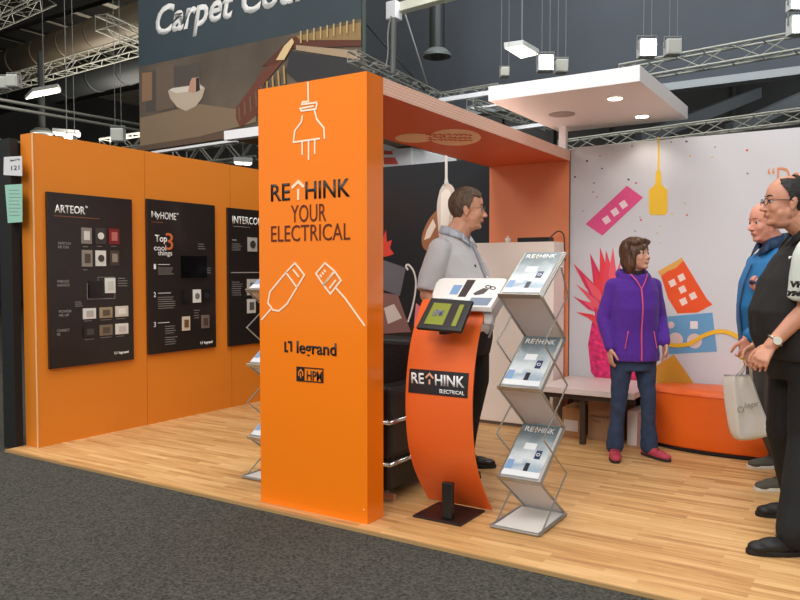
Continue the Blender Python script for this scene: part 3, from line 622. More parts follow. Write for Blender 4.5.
# ------------------------------------------------------------------ furniture
# white cabinet
wc = thing('display_cabinet', 'tall plain white cabinet standing against the orange back panel', 'cabinet', (-2.6, 5.9, 0))
bm = NB(); bx(bm, -2.95, -2.235, 5.88, 6.12, .03, 1.56); obj('body', bm, mat('cabinet_cream', (244, 236, 228), .45), wc, bev=.004)
bm = NB(); bx(bm, -2.93, -2.25, 5.90, 6.11, 0, .03); obj('plinth', bm, mat('plinth_grey', (120, 112, 104), .6), wc)
bm = NB(); c = PY(535, 238, 5.98); bx(bm, c.x-.14, c.x+.14, 5.93, 6.05, 1.562, 1.60); tag(obj('media_box', bm, BLK, bev=.006), 'flat black electronic box lying on top of the white cabinet', 'electronic box')
bm = NB(); c = PY(508, 236, 5.98)
cyl(bm, (c.x, 5.98, 1.561), (c.x, 5.98, 1.60), .022, .026, 16); cyl(bm, (c.x, 5.98, 1.60), (c.x, 5.98, 1.62), .012, .008, 12); tag(obj('small_bottle', bm, WHT, smooth=True), 'small white bottle standing on the white cabinet left of the black box', 'bottle')
p = [(-2.34, 6.04, 1.59), (-2.27, 6.05, 1.65), (-2.215, 6.04, 1.62), (-2.205, 6.04, 1.5), (-2.207, 6.06, 1.4)]
wire('power_cable', 'thin brown cable looping down beside the right top corner of the cabinet', smooth_pts(p), .006, mat('brown_cable', (90, 60, 44), .5))
# bench
bz = .43; by0 = 5.5; bx1 = PY(634, 390, 5.5).x
bn = thing('low_bench', 'long low white topped bench against the printed white wall, boxes beneath', 'bench', (-1.8, 5.9, 0))
bm = NB(); bx(bm, x_s+.02, bx1, by0, yW-.01, bz-.045, bz); obj('bench_top', bm, mat('bench_white', (228, 216, 212), .45), bn, bev=.004)
bm = NB(); bx(bm, x_s+.03, bx1-.01, by0+.03, by0+.055, bz-.085, bz-.0455); obj('apron', bm, mat('apron_dark', (60, 44, 34), .6), bn)
for x in (x_s+.03, PY(580, 420, 5.56).x, PY(616, 420, 5.56).x):
    for y in (by0+.05, yW-.1):
        bm = NB(); bx(bm, x, x+.04, y, y+.04, 0, bz-.0455); obj('leg', bm, MC['apron_dark'], bn)
CARD = mat('cardboard', (176, 128, 84), .75, noise_amt=.1, noise_scale=8)
def carton(label, u0, u1, v0, v1, y, dpt, m=CARD, writ=None):
    a = PY(u0, v1, y); b = PY(u1, v1, y); z1 = min(PY(u0, v0, y).z, bz-.05)
    t = thing('cardboard_box', label, 'box', (a.x, y, 0))
    bm = NB(); bx(bm, a.x, b.x, y, y+dpt, .001, z1); obj('carton', bm, m, t, bev=.003)
    bm = NB(); bx(bm, (a.x+b.x)/2-.02, (a.x+b.x)/2+.02, y-.0005, y+dpt, z1+.0001, z1+.0008); obj('tape', bm, mat('tape', (190, 160, 120), .3), t)
    if writ: 
        for s, du, dv_, w_, h_ in writ: ptext(s, du, dv_, du+w_, dv_-h_, mat('ink_box', (90, 60, 40), .7), parent=t, y=y-.001)
    return t
# open box left
t = carton('cardboard box under the left end of the bench', 562, 579.5, 407, 431.5, 5.74, .28)
bm = NB(); prism(bm, [PY(564, 419, 5.738), PY(578, 421, 5.738), PY(578, 432, 5.738), PY(563, 430, 5.738)], -Y_*.002); obj('label_sheet', bm, mat('label_sheet', (214, 200, 194), .7), t)
carton('large cardboard box with brown print behind the legs of the woman', 588, 622, 393, 433, 5.74, .3, mat('cardboard_grey', (158, 120, 88), .75), [('FRAGILE', 591, 417, 18, 2.4), ('TALL', 592, 421.5, 9, 2.2)])
bm = NB(); a = PY(627, 436, 5.72); b = PY(637, 437, 5.72); bx(bm, a.x, b.x, 5.72, 6.0, .001, PY(630, 411, 5.72).z); tag(obj('storage_box', bm, mat('box_white', (216, 206, 204), .6), bev=.004), 'white box on the floor under the bench between the legs of the woman', 'box')
# ottoman
ot = thing('round_ottoman', 'low round orange upholstered ottoman near the white bag', 'ottoman', (-.9, 6.02, 0))
def ring_loft(name, prof, cx_, cy_, rx, ry, m, parent, n=72, **k):
    bm = NB(); prev = None; first = None
    for r, z in prof:
        ring = [bm.verts.new((cx_+rx*r*math.cos(2*PI*i/n), cy_+ry*r*math.sin(2*PI*i/n), z)) for i in range(n)]
        if prev: 
            for i in range(n): bm.faces.new((prev[i], prev[(i+1)%n], ring[(i+1)%n], ring[i]))
        else: first = ring
        prev = ring
    bm.faces.new(first[::-1]); bm.faces.new(prev)
    return obj(name, bm, m, parent, smooth=True, **k)
OT = mat('orange_vinyl', (232, 100, 22), .42, bump=.15, bump_scale=30)
ring_loft('cushion', [(.96, .03), (1, .045), (1, .15), (1, .40), (.99, .42), (.97, .44), (.92, .452), (.5, .456), (.02, .457)], -.85, 5.93, .635, .25, OT, ot)
ring_loft('plinth', [(.93, 0), (.93, .03)], -.85, 5.93, .635, .25, BLKM, ot)
bm = NB(); n = 72
tube(bm, [(-.85+.637*math.cos(2*PI*i/n), 5.93+.252*math.sin(2*PI*i/n), .42) for i in range(n+1)], .004, 6); obj('piping', bm, OT, ot, smooth=True)
# armchair
ac = thing('leather_armchair', 'black leather armchair with chrome tube frame between pillar and tablet stand', 'armchair', (-2.7, 3.9, 0))
LEA = mat('black_leather', (30, 30, 32), .38, bump=.3, bump_scale=60)
sx0, sx1, sy0, sy1 = -3.02, -2.32, 3.56, 4.12
def cushion(name, *b):
    bm = NB(); bx(bm, *b); return obj(name, bm, LEA, ac, bev=.035)
cushion('arm_cushion', sx1-.13, sx1, sy0, sy1, .24, .66); cushion('arm_cushion', sx0, sx0+.13, sy0, sy1, .24, .66)
cushion('seat_cushion', sx0+.135, sx1-.135, sy0, sy1-.19, .26, .42); cushion('back_cushion', sx0+.1, sx1-.02, sy1-.18, sy1+.02, .3, .90)
bm = NB(); bx(bm, sx0+.03, sx1-.03, sy0+.03, sy1-.03, .05, .255); obj('base', bm, LEA, ac, bev=.02)
for x in (sx0-.005, sx1+.005):
    for z in (.46, .22): 
        bm = NB(); tube(bm, [(x, sy0-.012, z), (x, sy1, z)], .012, 10); obj('side_tube', bm, CHR, ac, smooth=True)
for z in (.46, .22):
    bm = NB(); tube(bm, [(sx0-.005, sy0-.012, z), (sx1+.005, sy0-.012, z)], .012, 10); obj('front_tube', bm, CHR, ac, smooth=True)
for x in (sx0+.08, sx1-.08):
    for y in (sy0+.08, sy1-.08):
        bm = NB(); cyl(bm, (x, y, 0), (x, y, .055), .015, n=12); obj('foot', bm, CHR, ac)
bm = NB(); bx(bm, sx0+.03, sx1+.02, sy0+.0, sy0+.03, .02, .05); obj('base_rail', bm, mat('brushed_rail', (170, 130, 110), .35, metal=.6), ac)
# tablet stand
ks = thing('tablet_stand', 'curved orange floor stand with RETHINK ELECTRICAL panel, holding a tablet', 'display stand', (-1.94, 3.56, 0))
bm = NB(); bx(bm, -2.083, -1.793, 3.418, 3.704, 0, .012); obj('base_plate', bm, mat('base_plate', (34, 26, 26), .4), ks, bev=.002)
bm = NB(); c = PY(447.5, 515, 3.46); bx(bm, c.x-.03, c.x+.03, 3.45, 3.485, .0125, PY(447, 483, 3.45).z); obj('post', bm, BLK, ks, bev=.006)
kx0, kx1 = -2.16, -1.755
edge = [(3.715, .013), (3.63, .12), (3.555, .23), (3.50, .36), (3.475, .5), (3.47, .64), (3.485, .78), (3.52, .92), (3.575, 1.04), (3.64, 1.14), (3.655, 1.16)]
ed = smooth_pts([Vector((0, y, z)) for y, z in edge], 5)
def sheet(name, prof, x0, x1, y_in, y_out, m, parent):
    """curved sheet: profile (y, z) pushed between two depths"""
    bm = NB(); A = [[bm.verts.new((x, y+o_, z)) for x, o_ in ((x0, y_in), (x1, y_in), (x1, y_out), (x0, y_out))] for y, z in prof]
    for a, b in zip(A[:-1], A[1:]):
        for k in range(4): bm.faces.new((a[k], a[(k+1) % 4], b[(k+1) % 4], b[k]))
    bm.faces.new(A[0][::-1]); bm.faces.new(A[-1]); return obj(name, bm, m, parent, smooth=False)
sheet('curved_panel', [(p.y, p.z) for p in ed], kx0, kx1, 0, .008, ORGK, ks)
def kyz(z):
    for i in range(len(ed)-1):
        if ed[i].z <= z <= ed[i+1].z: t = (z-ed[i].z)/(ed[i+1].z-ed[i].z+1e-9); return ed[i].y+(ed[i+1].y-ed[i].y)*t
    return ed[-1].y
# name panel following the curve
zp0, zp1 = PY(440, 395, 3.48).z, PY(440, 371, 3.48).z
xa, xb2 = PY(409, 380, 3.475).x, PY(468, 380, 3.475).x
sheet('name_panel', [(kyz(zp0+(zp1-zp0)*i/8), zp0+(zp1-zp0)*i/8) for i in range(9)], xa, xb2, -.004, -.0008, mat('name_panel', (40, 36, 38), .35), ks)
ypl = kyz((zp0+zp1)/2)-.0055
def kt(s_, f0, f1, g0, g1, **k):
    xx0 = xa+(xb2-xa)*f0; xx1 = xa+(xb2-xa)*f1; z0 = zp0+(zp1-zp0)*g0; z1 = zp0+(zp1-zp0)*g1
    text('lettering', s_, (xx0, min(kyz(z0), kyz(z1))-.0048, z0), X_, Z_, xx1-xx0, z1-z0, INKW, ks, **k)
kt('RE', .05, .27, .40, .86, bold=.02); kt('HINK', .46, .95, .40, .86, bold=.02); kt('ELECTRICAL', .54, .95, .1, .26, bold=.02)
bm = NB(); kk = lambda f, g: Vector((xa+(xb2-xa)*f, ypl, zp0+(zp1-zp0)*g))
ribbon(bm, [kk(.30, .68), kk(.365, .86), kk(.43, .68)], .01, -Y_); ribbon(bm, [kk(.365, .62), kk(.365, .42)], .01, -Y_); obj('arrow_mark', bm, mat('arrow_peach', (236, 176, 140), .5), ks)
# tray top with literature
T0 = [PY(432, 303, 3.56), PY(491, 309, 3.56)]; T1 = [PY(436, 279, 3.95), PY(508, 277, 3.95)]
for T_ in (T0, T1):
    zz_ = (T_[0].z+T_[1].z)/2; T_[0].z = T_[1].z = zz_
def tq(s_, t_): return T0[0].lerp(T0[1], s_).lerp(T1[0].lerp(T1[1], s_), t_)
nn_ = (T0[1]-T0[0]).cross(T1[0]-T0[0]).normalized()
if nn_.z < 0: nn_ = -nn_
bm = NB(); ol = []
for (s_, t_) in [(0, 0), (1, 0), (1, .9), (.99, .97), (.96, 1), (.12, 1), (.05, .95), (.01, .8), (-.02, .4)]: ol.append(tq(s_, t_))
prism(bm, ol, -nn_*.03); tr = obj('literature_tray', bm, WHT, ks, bev=.004)
bm = NB(); q0_, q1_ = tq(.78, .12), tq(.98, .8); 
sp = [tq(.80, .08), tq(.99, .08), tq(.99, .8), tq(.80, .8)]; prism(bm, [p-nn_*.032 for p in sp], -Z_*.09); obj('tray_side', bm, mat('tray_grey', (206, 204, 200), .5), ks, bev=.025)
def tpoly(name, cs, c): 
    bm = NB(); prism(bm, [tq(*q)+nn_*.0005 for q in cs], nn_*.0012); return obj(name, bm, mat('print_'+'_'.join(map(str, c)), c, .5), tr)
tpoly('printed_strip', [(.40, .30), (.52, .30), (.58, .92), (.46, .92)], (44, 38, 40)); tpoly('printed_blue_square', [(.25, .38), (.38, .38), (.42, .72), (.29, .72)], (120, 160, 200))
tpoly('printed_shoe', [(.62, .42), (.66, .36), (.78, .42), (.82, .58), (.74, .62), (.66, .5)], (70, 68, 68))
for s_, t_ in ((.80, .66), (.87, .62)):
    bm = NB(); c = tq(s_, t_)+nn_*.002; R_ = [c+(T0[1]-T0[0]).normalized()*.017*math.cos(a)+(T1[0]-T0[0]).normalized()*.022*math.sin(a) for a in [2*PI*i/20 for i in range(21)]]
    tube(bm, R_, .003, 5); obj('printed_ring', bm, mat('print_ring', (52, 50, 52), .5), tr)
tpoly('printed_photo', [(.60, .03), (.93, .03), (.95, .28), (.62, .28)], (120, 136, 156)); tpoly('printed_photo', [(.1, .12), (.32, .14), (.34, .24), (.12, .24)], (190, 206, 214))
# tablet (screen tilted back)
tb = thing('tablet', 'black framed tablet with yellow green screen mounted on the orange stand', 'tablet', (-1.87, 3.42, 1.0))
Q = [PY(415.5, 328, 3.36), PY(460.5, 332, 3.36), PY(473, 300.5, 3.46), PY(431, 297.5, 3.46)]
nt_ = (Q[1]-Q[0]).cross(Q[3]-Q[0]).normalized()
if nt_.y > 0: nt_ = -nt_
def qq(s_, t_): return Q[0].lerp(Q[1], s_).lerp(Q[3].lerp(Q[2], s_), t_)
bm = NB(); prism(bm, [qq(0,0), qq(1,0), qq(1,1), qq(0,1)], -nt_*.022); obj('frame', bm, BLK, tb, bev=.006)
def tabp(name, a, b_, c, d_, m, k): 
    bm = NB(); prism(bm, [qq(a, c)+nt_*k, qq(b_, c)+nt_*k, qq(b_, d_)+nt_*k, qq(a, d_)+nt_*k], nt_*.0006); return obj(name, bm, m, tb)
scr = tabp('screen', .12, .88, .14, .86, mat('screen_dark', (38, 24, 26), .3, emit=(42, 26, 28), es=.2), .0004)
YG = mat('screen_lime', (110, 116, 30), .3, emit=(172, 180, 50), es=.22)
tabp('screen_picture', .14, .56, .16, .84, YG, .0012); tabp('screen_strip', .75, .85, .16, .84, YG, .0012)
a_ = qq(.24, .42)+nt_*.002
text('lettering', 'EPM', a_, (Q[1]-Q[0]).normalized(), (Q[3]-Q[0]).normalized(), (Q[1]-Q[0]).length*.22, (Q[3]-Q[0]).length*.2, mat('screen_violet', (110, 110, 150), .4), tb, bold=.02)
bm = NB(); c = qq(.45, 0); bx(bm, c.x-.018, c.x+.018, 3.43, 3.53, c.z-.03, c.z+.02); obj('mount', bm, BLK, tb, bev=.003)
# ------------------------------------------------------------------ brochure racks
rx0, rx1, ryf, ryb = -1.635, -1.405, 3.535, 3.875
rbf = 3.49
Z = [0.02, .255, .48, .72, .96, 1.19, 1.415]
GLS = mat('frosted_acrylic', (244, 236, 230), .4, trans=.45)
def rack(label, dx):
    t = thing('brochure_rack', label, 'brochure rack', ((rx0+rx1)/2+dx, (ryf+ryb)/2, 0), 'folding zigzag brochure racks')
    F = lambda z, x: Vector((x+dx, ryf, z)); B = lambda z, x: Vector((x+dx, ryb, z))
    # base tray
    bm = NB(); r = .009
    G = lambda z, x: Vector((x+dx, rbf, z))
    for a, b in ((G(.011, rx0-.02), G(.011, rx1+.01)), (G(.011, rx1+.01), B(.011, rx1+.01)), (B(.011, rx1+.01), B(.011, rx0-.02)), (B(.011, rx0-.02), G(.011, rx0-.02))): cyl(bm, a, b, r, n=8)
    obj('base_frame', bm, ALU, t)
    bm = NB(); bx(bm, rx0+dx-.01, rx1+dx, rbf+.01, ryb-.01, .008, .014); obj('base_sheet', bm, mat('base_sheet_white', (232, 230, 226), .4), t)
    seq = [B(Z[0], 0), F(Z[1], 0), B(Z[2], 0), F(Z[3], 0), B(Z[4], 0), F(Z[5], 0), B(Z[6], 0)]
    for i in range(6):
        p, q = seq[i], seq[i+1]
        shelf = i % 2 == 1
        d = (q-p).normalized(); n = X_.cross(d)
        if n.z < 0: n = -n
        bm = NB()
        for x in (rx0, rx1): cyl(bm, p+X_*x+X_*0, q+X_*x, .007, n=8)
        cyl(bm, p+X_*rx0, p+X_*rx1, .006, n=8); cyl(bm, q+X_*rx0, q+X_*rx1, .006, n=8)
        fr = obj('shelf_frame' if shelf else 'link_frame', bm, ALU, t)
        bm = NB(); e = d*.01
        prism(bm, [p+e+X_*(rx0+.009), p+e+X_*(rx1-.009), q-e+X_*(rx1-.009), q-e+X_*(rx0+.009)], n*.004); obj('acrylic_sheet', bm, GLS if not shelf else mat('shelf_sheet', (226, 222, 218), .4), fr)
        if shelf:
            bm = NB(); prism(bm, [p+X_*rx0-e, p+X_*rx1-e, p+X_*rx1-e+n*.026-Z_*.0, p+X_*rx0-e+n*.026], -d*.005); obj('front_lip', bm, ALU, fr)
    # counter braces
    sq2 = [F(Z[0], 0), B(Z[1]-.02, 0), F(Z[2], 0), B(Z[3]-.01, 0), F(Z[4], 0), B(Z[5], 0), Vector((dx, ryb-.09, Z[6]-.1))]
    for x, ox in ((rx0, -.012), (rx1, .012)):
        for i in range(6):
            if i == 5: q_ = sq2[5]+(Vector((dx, (ryf+ryb)/2+.06, (Z[5]+Z[6])/2+.04))-sq2[5])
            else: q_ = sq2[i+1]
            bm = NB(); cyl(bm, sq2[i]+X_*(x+ox), q_+X_*(x+ox), .0045, n=8); obj('cross_brace', bm, ALU, t)
    return t
rack('silver zigzag brochure rack standing on the wood floor right of the tablet stand', 0)
DX = -1.745
rack('silver zigzag brochure rack half hidden behind the left side of the pillar', DX)
def cover_mat():
    m = bpy.data.materials.new('brochure_cover'); m.use_nodes = True; nt = m.node_tree; b = nt.nodes['Principled BSDF']
    co = nt.nodes.new('ShaderNodeTexCoord'); sp_ = nt.nodes.new('ShaderNodeSeparateXYZ'); r = nt.nodes.new('ShaderNodeValToRGB'); n = nt.nodes.new('ShaderNodeTexNoise'); n.inputs['Scale'].default_value = 14; n.inputs['Detail'].default_value = 4
    ad = nt.nodes.new('ShaderNodeMath'); ad.operation = 'MULTIPLY_ADD'; ad.inputs[1].default_value = .35
    nt.links.new(co.outputs['Generated'], sp_.inputs[0]); nt.links.new(co.outputs['Object'], n.inputs['Vector'])
    nt.links.new(n.outputs['Fac'], ad.inputs[0]); nt.links.new(sp_.outputs[2], ad.inputs[2]); nt.links.new(ad.outputs[0], r.inputs[0])
    e = r.color_ramp.elements; e[0].position = .2; e[0].color = lin((222, 226, 230)); e[1].position = 1.05; e[1].color = lin((106, 122, 128))
    for p_, c_ in ((.34, (150, 170, 186)), (.48, (214, 220, 222)), (.72, (168, 180, 186)), (.92, (120, 134, 140))): k = e.new(p_); k.color = lin(c_)
    nt.links.new(r.outputs[0], b.inputs['Base Color']); b.inputs['Roughness'].default_value = .3
    return m
CM = cover_mat()
lv = {0: 'top', 1: 'middle', 2: 'lowest'}
for rk, dx in ((0, 0), (1, DX)):
    for j, (zf, zb_) in enumerate(((Z[5], Z[6]), (Z[3], Z[4]), (Z[1], Z[2]))):
        p, q = Vector((dx, ryf, zf)), Vector((dx, ryb, zb_)); d = (q-p).normalized(); n = X_.cross(d)
        if n.z < 0: n = -n
        where = 'rack right of the tablet stand' if rk == 0 else 'rack half hidden behind the pillar'
        t = thing('brochure_stack', 'blue grey RETHINK brochures, %s shelf of the %s' % (lv[j], where), 'brochures', p+X_*(rx0+.01)+n*.005, 'brochures on the zigzag racks')
        o3 = p+d*.012+n*.0045; L = (q-p).length-.03
        bm = NB(); prism(bm, [o3+X_*(rx0+.013), o3+X_*(rx1-.013), o3+X_*(rx1-.013)+d*L, o3+X_*(rx0+.013)+d*L], n*.014); obj('page_block', bm, WHT, t)
        o4 = o3+n*.0142; W2 = rx1-rx0-.026
        bm = NB(); prism(bm, [o4+X_*(rx0+.014), o4+X_*(rx1-.014), o4+X_*(rx1-.014)+d*(L-.002), o4+X_*(rx0+.014)+d*(L-.002)], n*.001); obj('cover', bm, CM, t)
        g = lambda a, b: o4+n*.0012+X_*(rx0+.013+W2*a)+d*(L*b)
        text('lettering', 'RE', g(.08, .84), X_, d, W2*.25, L*.10, INKW, t, bold=.02, th=.0008); text('lettering', 'HINK', g(.46, .84), X_, d, W2*.44, L*.10, INKW, t, bold=.02, th=.0008)
        bm = NB(); ribbon(bm, [g(.36, .88), g(.395, .94), g(.43, .88)], .006, n, .0008); ribbon(bm, [g(.395, .87), g(.395, .83)], .006, n, .0008); obj('arrow_mark', bm, AR, t)
        def bq(name, a0, b0, a1, b1, c):
            bm = NB(); prism(bm, [g(a0, b0), g(a1, b0), g(a1, b1), g(a0, b1)], n*.0006); return obj(name, bm, mat('print_'+'_'.join(map(str, c)), c, .4), t)
        bq('printed_blue_dial', .66, .34, .82, .50, (44, 56, 96)); bq('printed_photo', .52, .10, .64, .25, (40, 44, 52)); bq('printed_white_band', .02, .01, .98, .10, (226, 228, 230))
        bm = NB(); c = g(.74, .42)+n*.001; tube(bm, [c+X_*.009*math.cos(a)+d*.009*math.sin(a) for a in [2*PI*i/14 for i in range(15)]], .002, 5); obj('printed_ring', bm, INKW, t)
        bq('printed_blue_photo', .02, .11, .2, .28, (128, 158, 196)); bq('printed_haze', .28, .5, .6, .62, (226, 230, 232))
# ------------------------------------------------------------------ people
def fuse(bm, voxel, it=3, wr=None, flat_z=None):
    """merge overlapping closed shapes into one continuous surface"""
    bmesh.ops.recalc_face_normals(bm, faces=bm.faces)
    me = bpy.data.meshes.new('f'); bm.to_mesh(me); bm.free()
    o = bpy.data.objects.new('f', me); COL.objects.link(o)
    r = o.modifiers.new('r', 'REMESH'); r.mode = 'VOXEL'; r.voxel_size = voxel
    s = o.modifiers.new('s', 'SMOOTH'); s.factor = .5; s.iterations = it
    dg = bpy.context.evaluated_depsgraph_get(); m2 = bpy.data.meshes.new_from_object(o.evaluated_get(dg))
    bpy.data.objects.remove(o); bpy.data.meshes.remove(me)
    if wr:
        amp, fr = wr; ns = [v.normal.copy() for v in m2.vertices]
        for v, n in zip(m2.vertices, ns):
            p = Vector((v.co.x*fr[0], v.co.y*fr[1], v.co.z*fr[2]))
            v.co += n*amp*(noise.noise(p)+.5*noise.noise(p*2.1+Vector((3, 1, 7))))
    if flat_z is not None:
        for v in m2.vertices: v.co.z = max(v.co.z, flat_z)
    return m2
def mobj(name, me, m, parent, M=None):
    me.name = name
    if M is not None: me.transform(M)
    o = bpy.data.objects.new(name, me); COL.objects.link(o); me.materials.clear(); me.materials.append(m); me.shade_smooth()
    if parent is not None: setp(o, parent)
    return o
def loft(bm, rings, n=40, p=2.3):
    prev = None; first = None
    for (z, cx, hw, hd) in rings:
        ring = []
        for i in range(n):
            a = 2*PI*i/n; c, s = math.cos(a), math.sin(a)
            ring.append(bm.verts.new((cx+hd*math.copysign(abs(c)**(2/p), c), hw*math.copysign(abs(s)**(2/p), s), z)))
        if prev:
            for i in range(n): bm.faces.new((prev[i], prev[(i+1)%n], ring[(i+1)%n], ring[i]))
        else: first = ring
        prev = ring
    bm.faces.new(first[::-1]); bm.faces.new(prev)
def hand(bm, wrist, d, pn, side, k=1, curl=.35, thumb=.8):
    """d finger direction, pn direction the palm faces, side = direction towards the thumb"""
    d = Vector(d).normalized(); pn = Vector(pn); pn = (pn-d*pn.dot(d)).normalized(); sd = d.cross(pn); 
    if sd.dot(Vector(side)) < 0: sd = -sd
    w = Vector(wrist)
    for o_, l_ in ((-.026, .078), (-.009, .084), (.009, .084), (.026, .08)):
        caps(bm, w+sd*o_*k*.6+d*.01*k, w+sd*o_*k+d*l_*k, .0155*k, .0125*k, 10)
    for o_, L in ((.033, .068), (.0115, .076), (-.0105, .072), (-.032, .056)):
        p = w+sd*o_*k+d*(.084-abs(o_)*.12)*k; dd = d.copy(); r = .0092*k
        for j, f in enumerate((.45, .31, .24)):
            ax = dd.cross(pn).normalized(); dd = (Matrix.Rotation(curl*(1 if j else .7), 3, ax) @ dd).normalized()
            q = p+dd*L*f*k; caps(bm, p, q, r, r*.9, 8); p = q; r *= .92
    t0 = w+sd*.026*k+d*.022*k; t1 = t0+(sd*thumb+d*.7+pn*.35).normalized()*.042*k; t2 = t1+(sd*.35*thumb+d*.85+pn*.4).normalized()*.03*k; t3 = t2+(d*.8+pn*.5).normalized()*.022*k
    caps(bm, t0, t1, .0145*k, .0115*k, 10); caps(bm, t1, t2, .0115*k, .0098*k, 10); caps(bm, t2, t3, .0098*k, .0085*k, 10)
def head_prims(bm, H, k, jaw=1.0, nose=1.0, fat=0):
    def E(c, r, s=3):
        T = H @ Matrix.Translation(Vector(c)*k) @ Matrix.Diagonal((r[0]*k, r[1]*k, r[2]*k, 1)); bmesh.ops.create_icosphere(bm, subdivisions=s, radius=1, matrix=T)
    def Cp(a, b, r0, r1): caps(bm, H @ (Vector(a)*k), H @ (Vector(b)*k), r0*k, r1*k, 10)
    E((-.008, 0, .04), (.1, .077, .095), 4); E((.03, 0, -.018), (.062, .063, .086), 4); E((.026, 0, -.062), (.056, .053*jaw, .042), 4)
    E((-.005, 0, -.04), (.05, .058*jaw+fat, .05))
    E((.07, 0, -.09), (.02, .024*jaw, .017)); E((.055, 0, -.085), (.03, .036*jaw, .02))
    Cp((.086, 0, .014), (.104*1, 0, -.014), .0075, .0095*nose); Cp((.104, 0, -.014), (.110, 0, -.024), .0095*nose, .0115*nose)
    for s in (-1, 1):
        E((.099, s*.0125, -.029), (.011, .0075, .0075), 2)
        Cp((.081, s*.014, .031), (.071, s*.047, .029), .0085, .0065)
        E((.056, s*.036, -.02), (.03, .025, .03)); E((.077, s*.031, .0225), (.0095, .0165, .0042), 2); E((.076, s*.031, .0), (.009, .016, .004), 2)
        E((-.006, s*.0785, -.002), (.019, .007, .032), 3); E((-.012, s*.083, .008), (.016, .006, .024), 2); E((-.003, s*.080, -.026), (.01, .007, .011), 2)
        E((.035, s*.03, -.045), (.034, .028+fat, .034))
    E((.0885, 0, -.0505), (.0105, .023, .0055), 2); E((.0865, 0, -.0605), (.0105, .02, .006), 2); E((.088, 0, -.043), (.008, .012, .006), 2)
    if fat: E((.02, 0, -.085), (.05, .052, .035))
def face_bits(t, H, k, lip, brow, iris=(70, 60, 50), lipw=.021):
    def EO(name, parts, m):
        bm = NB()
        for c, r in parts:
            bmesh.ops.create_icosphere(bm, subdivisions=2, radius=1, matrix=H @ Matrix.Translation(Vector(c)*k) @ Matrix.Diagonal((r[0]*k, r[1]*k, r[2]*k, 1)))
        return obj(name, bm, m, t, smooth=True)
    for s in (-1, 1):
        e = EO('eye', [((.0735, s*.031, .0115), (.0125, .0135, .0095))], mat('eye_white', (196, 184, 178), .25))
        EOi = EO('iris', [((.0835, s*.031, .0115), (.0042, .0072, .0078))], mat('iris_%d' % iris[0], iris, .15)); 
        w_ = EOi; w_.data.transform(wmat(t)); setp(w_, e) if False else None
        bm = NB()
        tube(bm, [H @ (Vector(p)*k) for p in ((.0925, s*.013, .036), (.089, s*.026, .0405), (.082, s*.038, .0395), (.073, s*.049, .034))], [.0022*k, .0036*k, .0034*k, .0018*k], 6) 
        obj('eyebrow', bm, brow, t, smooth=True)
        w_.data.transform(wmat(t).inverted())
    bm = NB()
    tube(bm, [H @ (Vector(p)*k) for p in ((.084, -lipw, -.0545), (.0945, -lipw*.5, -.0515), (.0985, 0, -.052), (.0945, lipw*.5, -.0515), (.084, lipw, -.0545))], [.001, .003*k, .0036*k, .003*k, .001], 6)
    tube(bm, [H @ (Vector(p)*k) for p in ((.084, -lipw, -.0555), (.093, -lipw*.5, -.0605), (.0965, 0, -.062), (.093, lipw*.5, -.0605), (.084, lipw, -.0555))], [.001, .003*k, .004*k, .003*k, .001], 6)
    obj('lips', bm, lip, t, smooth=True)
def short_hair(t, H, k, keep, m, thick=.008, amp=.003, fr=40, grow=1.0):
    bm = NB(); bmesh.ops.create_icosphere(bm, subdivisions=6, radius=1)
    dl = []
    for v in bm.verts:
        p = Vector((-.008+v.co.x*(.1+thick*grow), v.co.y*(.077+thick), .04+v.co.z*(.095+thick)))
        if not keep(p): dl.append(v)
        q = p+v.co*(amp*(noise.noise(Vector((p.x*fr, p.y*fr*2, p.z*fr)))+.6*noise.noise(p*fr*3)))
        v.co = H @ (q*k)
    bmesh.ops.delete(bm, geom=dl, context='VERTS')
    o = obj('hair', bm, m, t, smooth=True); s = o.modifiers.new('s', 'SOLIDIFY'); s.thickness = thick*.9*k; s.offset = -1; return o
def shoe(t, M, ank, yaw, m, sole, k=1, name='shoe'):
    """ank: local ankle position, yaw: toe direction in the local frame"""
    T = M @ Matrix.Translation((ank[0], ank[1], 0)) @ Matrix.Rotation(yaw, 4, 'Z')
    bm = NB()
    for c, r in (((-.03, 0, .05), (.055, .04, .05)), ((.03, 0, .045), (.07, .042, .045)), ((.1, .002, .036), (.075, .047, .034)), ((.16, .004, .03), (.05, .042, .026)), ((-.01, 0, .085), (.05, .042, .03))):
        ell(bm, Vector(c)*k, Vector(r)*k, sub=3)
    me = fuse(bm, .006, 4, flat_z=.012); s = mobj(name, me, m, t, T)
    bm = NB(); n = 32; A = []
    pr = [(-.085*k+.0*k, 0)]
    pts = []
    for i in range(n):
        a = 2*PI*i/n; c, s_ = math.cos(a), math.sin(a)
        x = .062*k+.152*k*c; w_ = (.047 if c > 0 else .041)*k
        pts.append(Vector((x, w_*math.copysign(abs(s_)**.75, s_), .0)))
    prism(bm, [T @ p for p in pts], Z_*.022*k); obj('sole', bm, sole, s, bev=.004)
    bm = NB()
    for i in range(4): tube(bm, [T @ (Vector(p)*k) for p in ((.045+i*.02, -.02, .085-i*.007), (.05+i*.02, 0, .091-i*.008), (.045+i*.02, .02, .085-i*.007))], .0025*k, 5)
    obj('laces', bm, m if name == 'loafer' else sole if sole.name.startswith('sole_dark') else mat('laces_'+m.name, (200, 150, 160), .7) if 'pink' in m.name else m, s)
def frame(loc, az): return Matrix.Translation(Vector((loc.x, loc.y, 0))) @ Matrix.Rotation(az, 4, 'Z')
AZR = YAW   # azimuth of the direction that runs to the right in the photo
SK = lambda n, c: mat('skin_'+n, c, .5, spec=.4, noise_amt=.06, noise_scale=30)
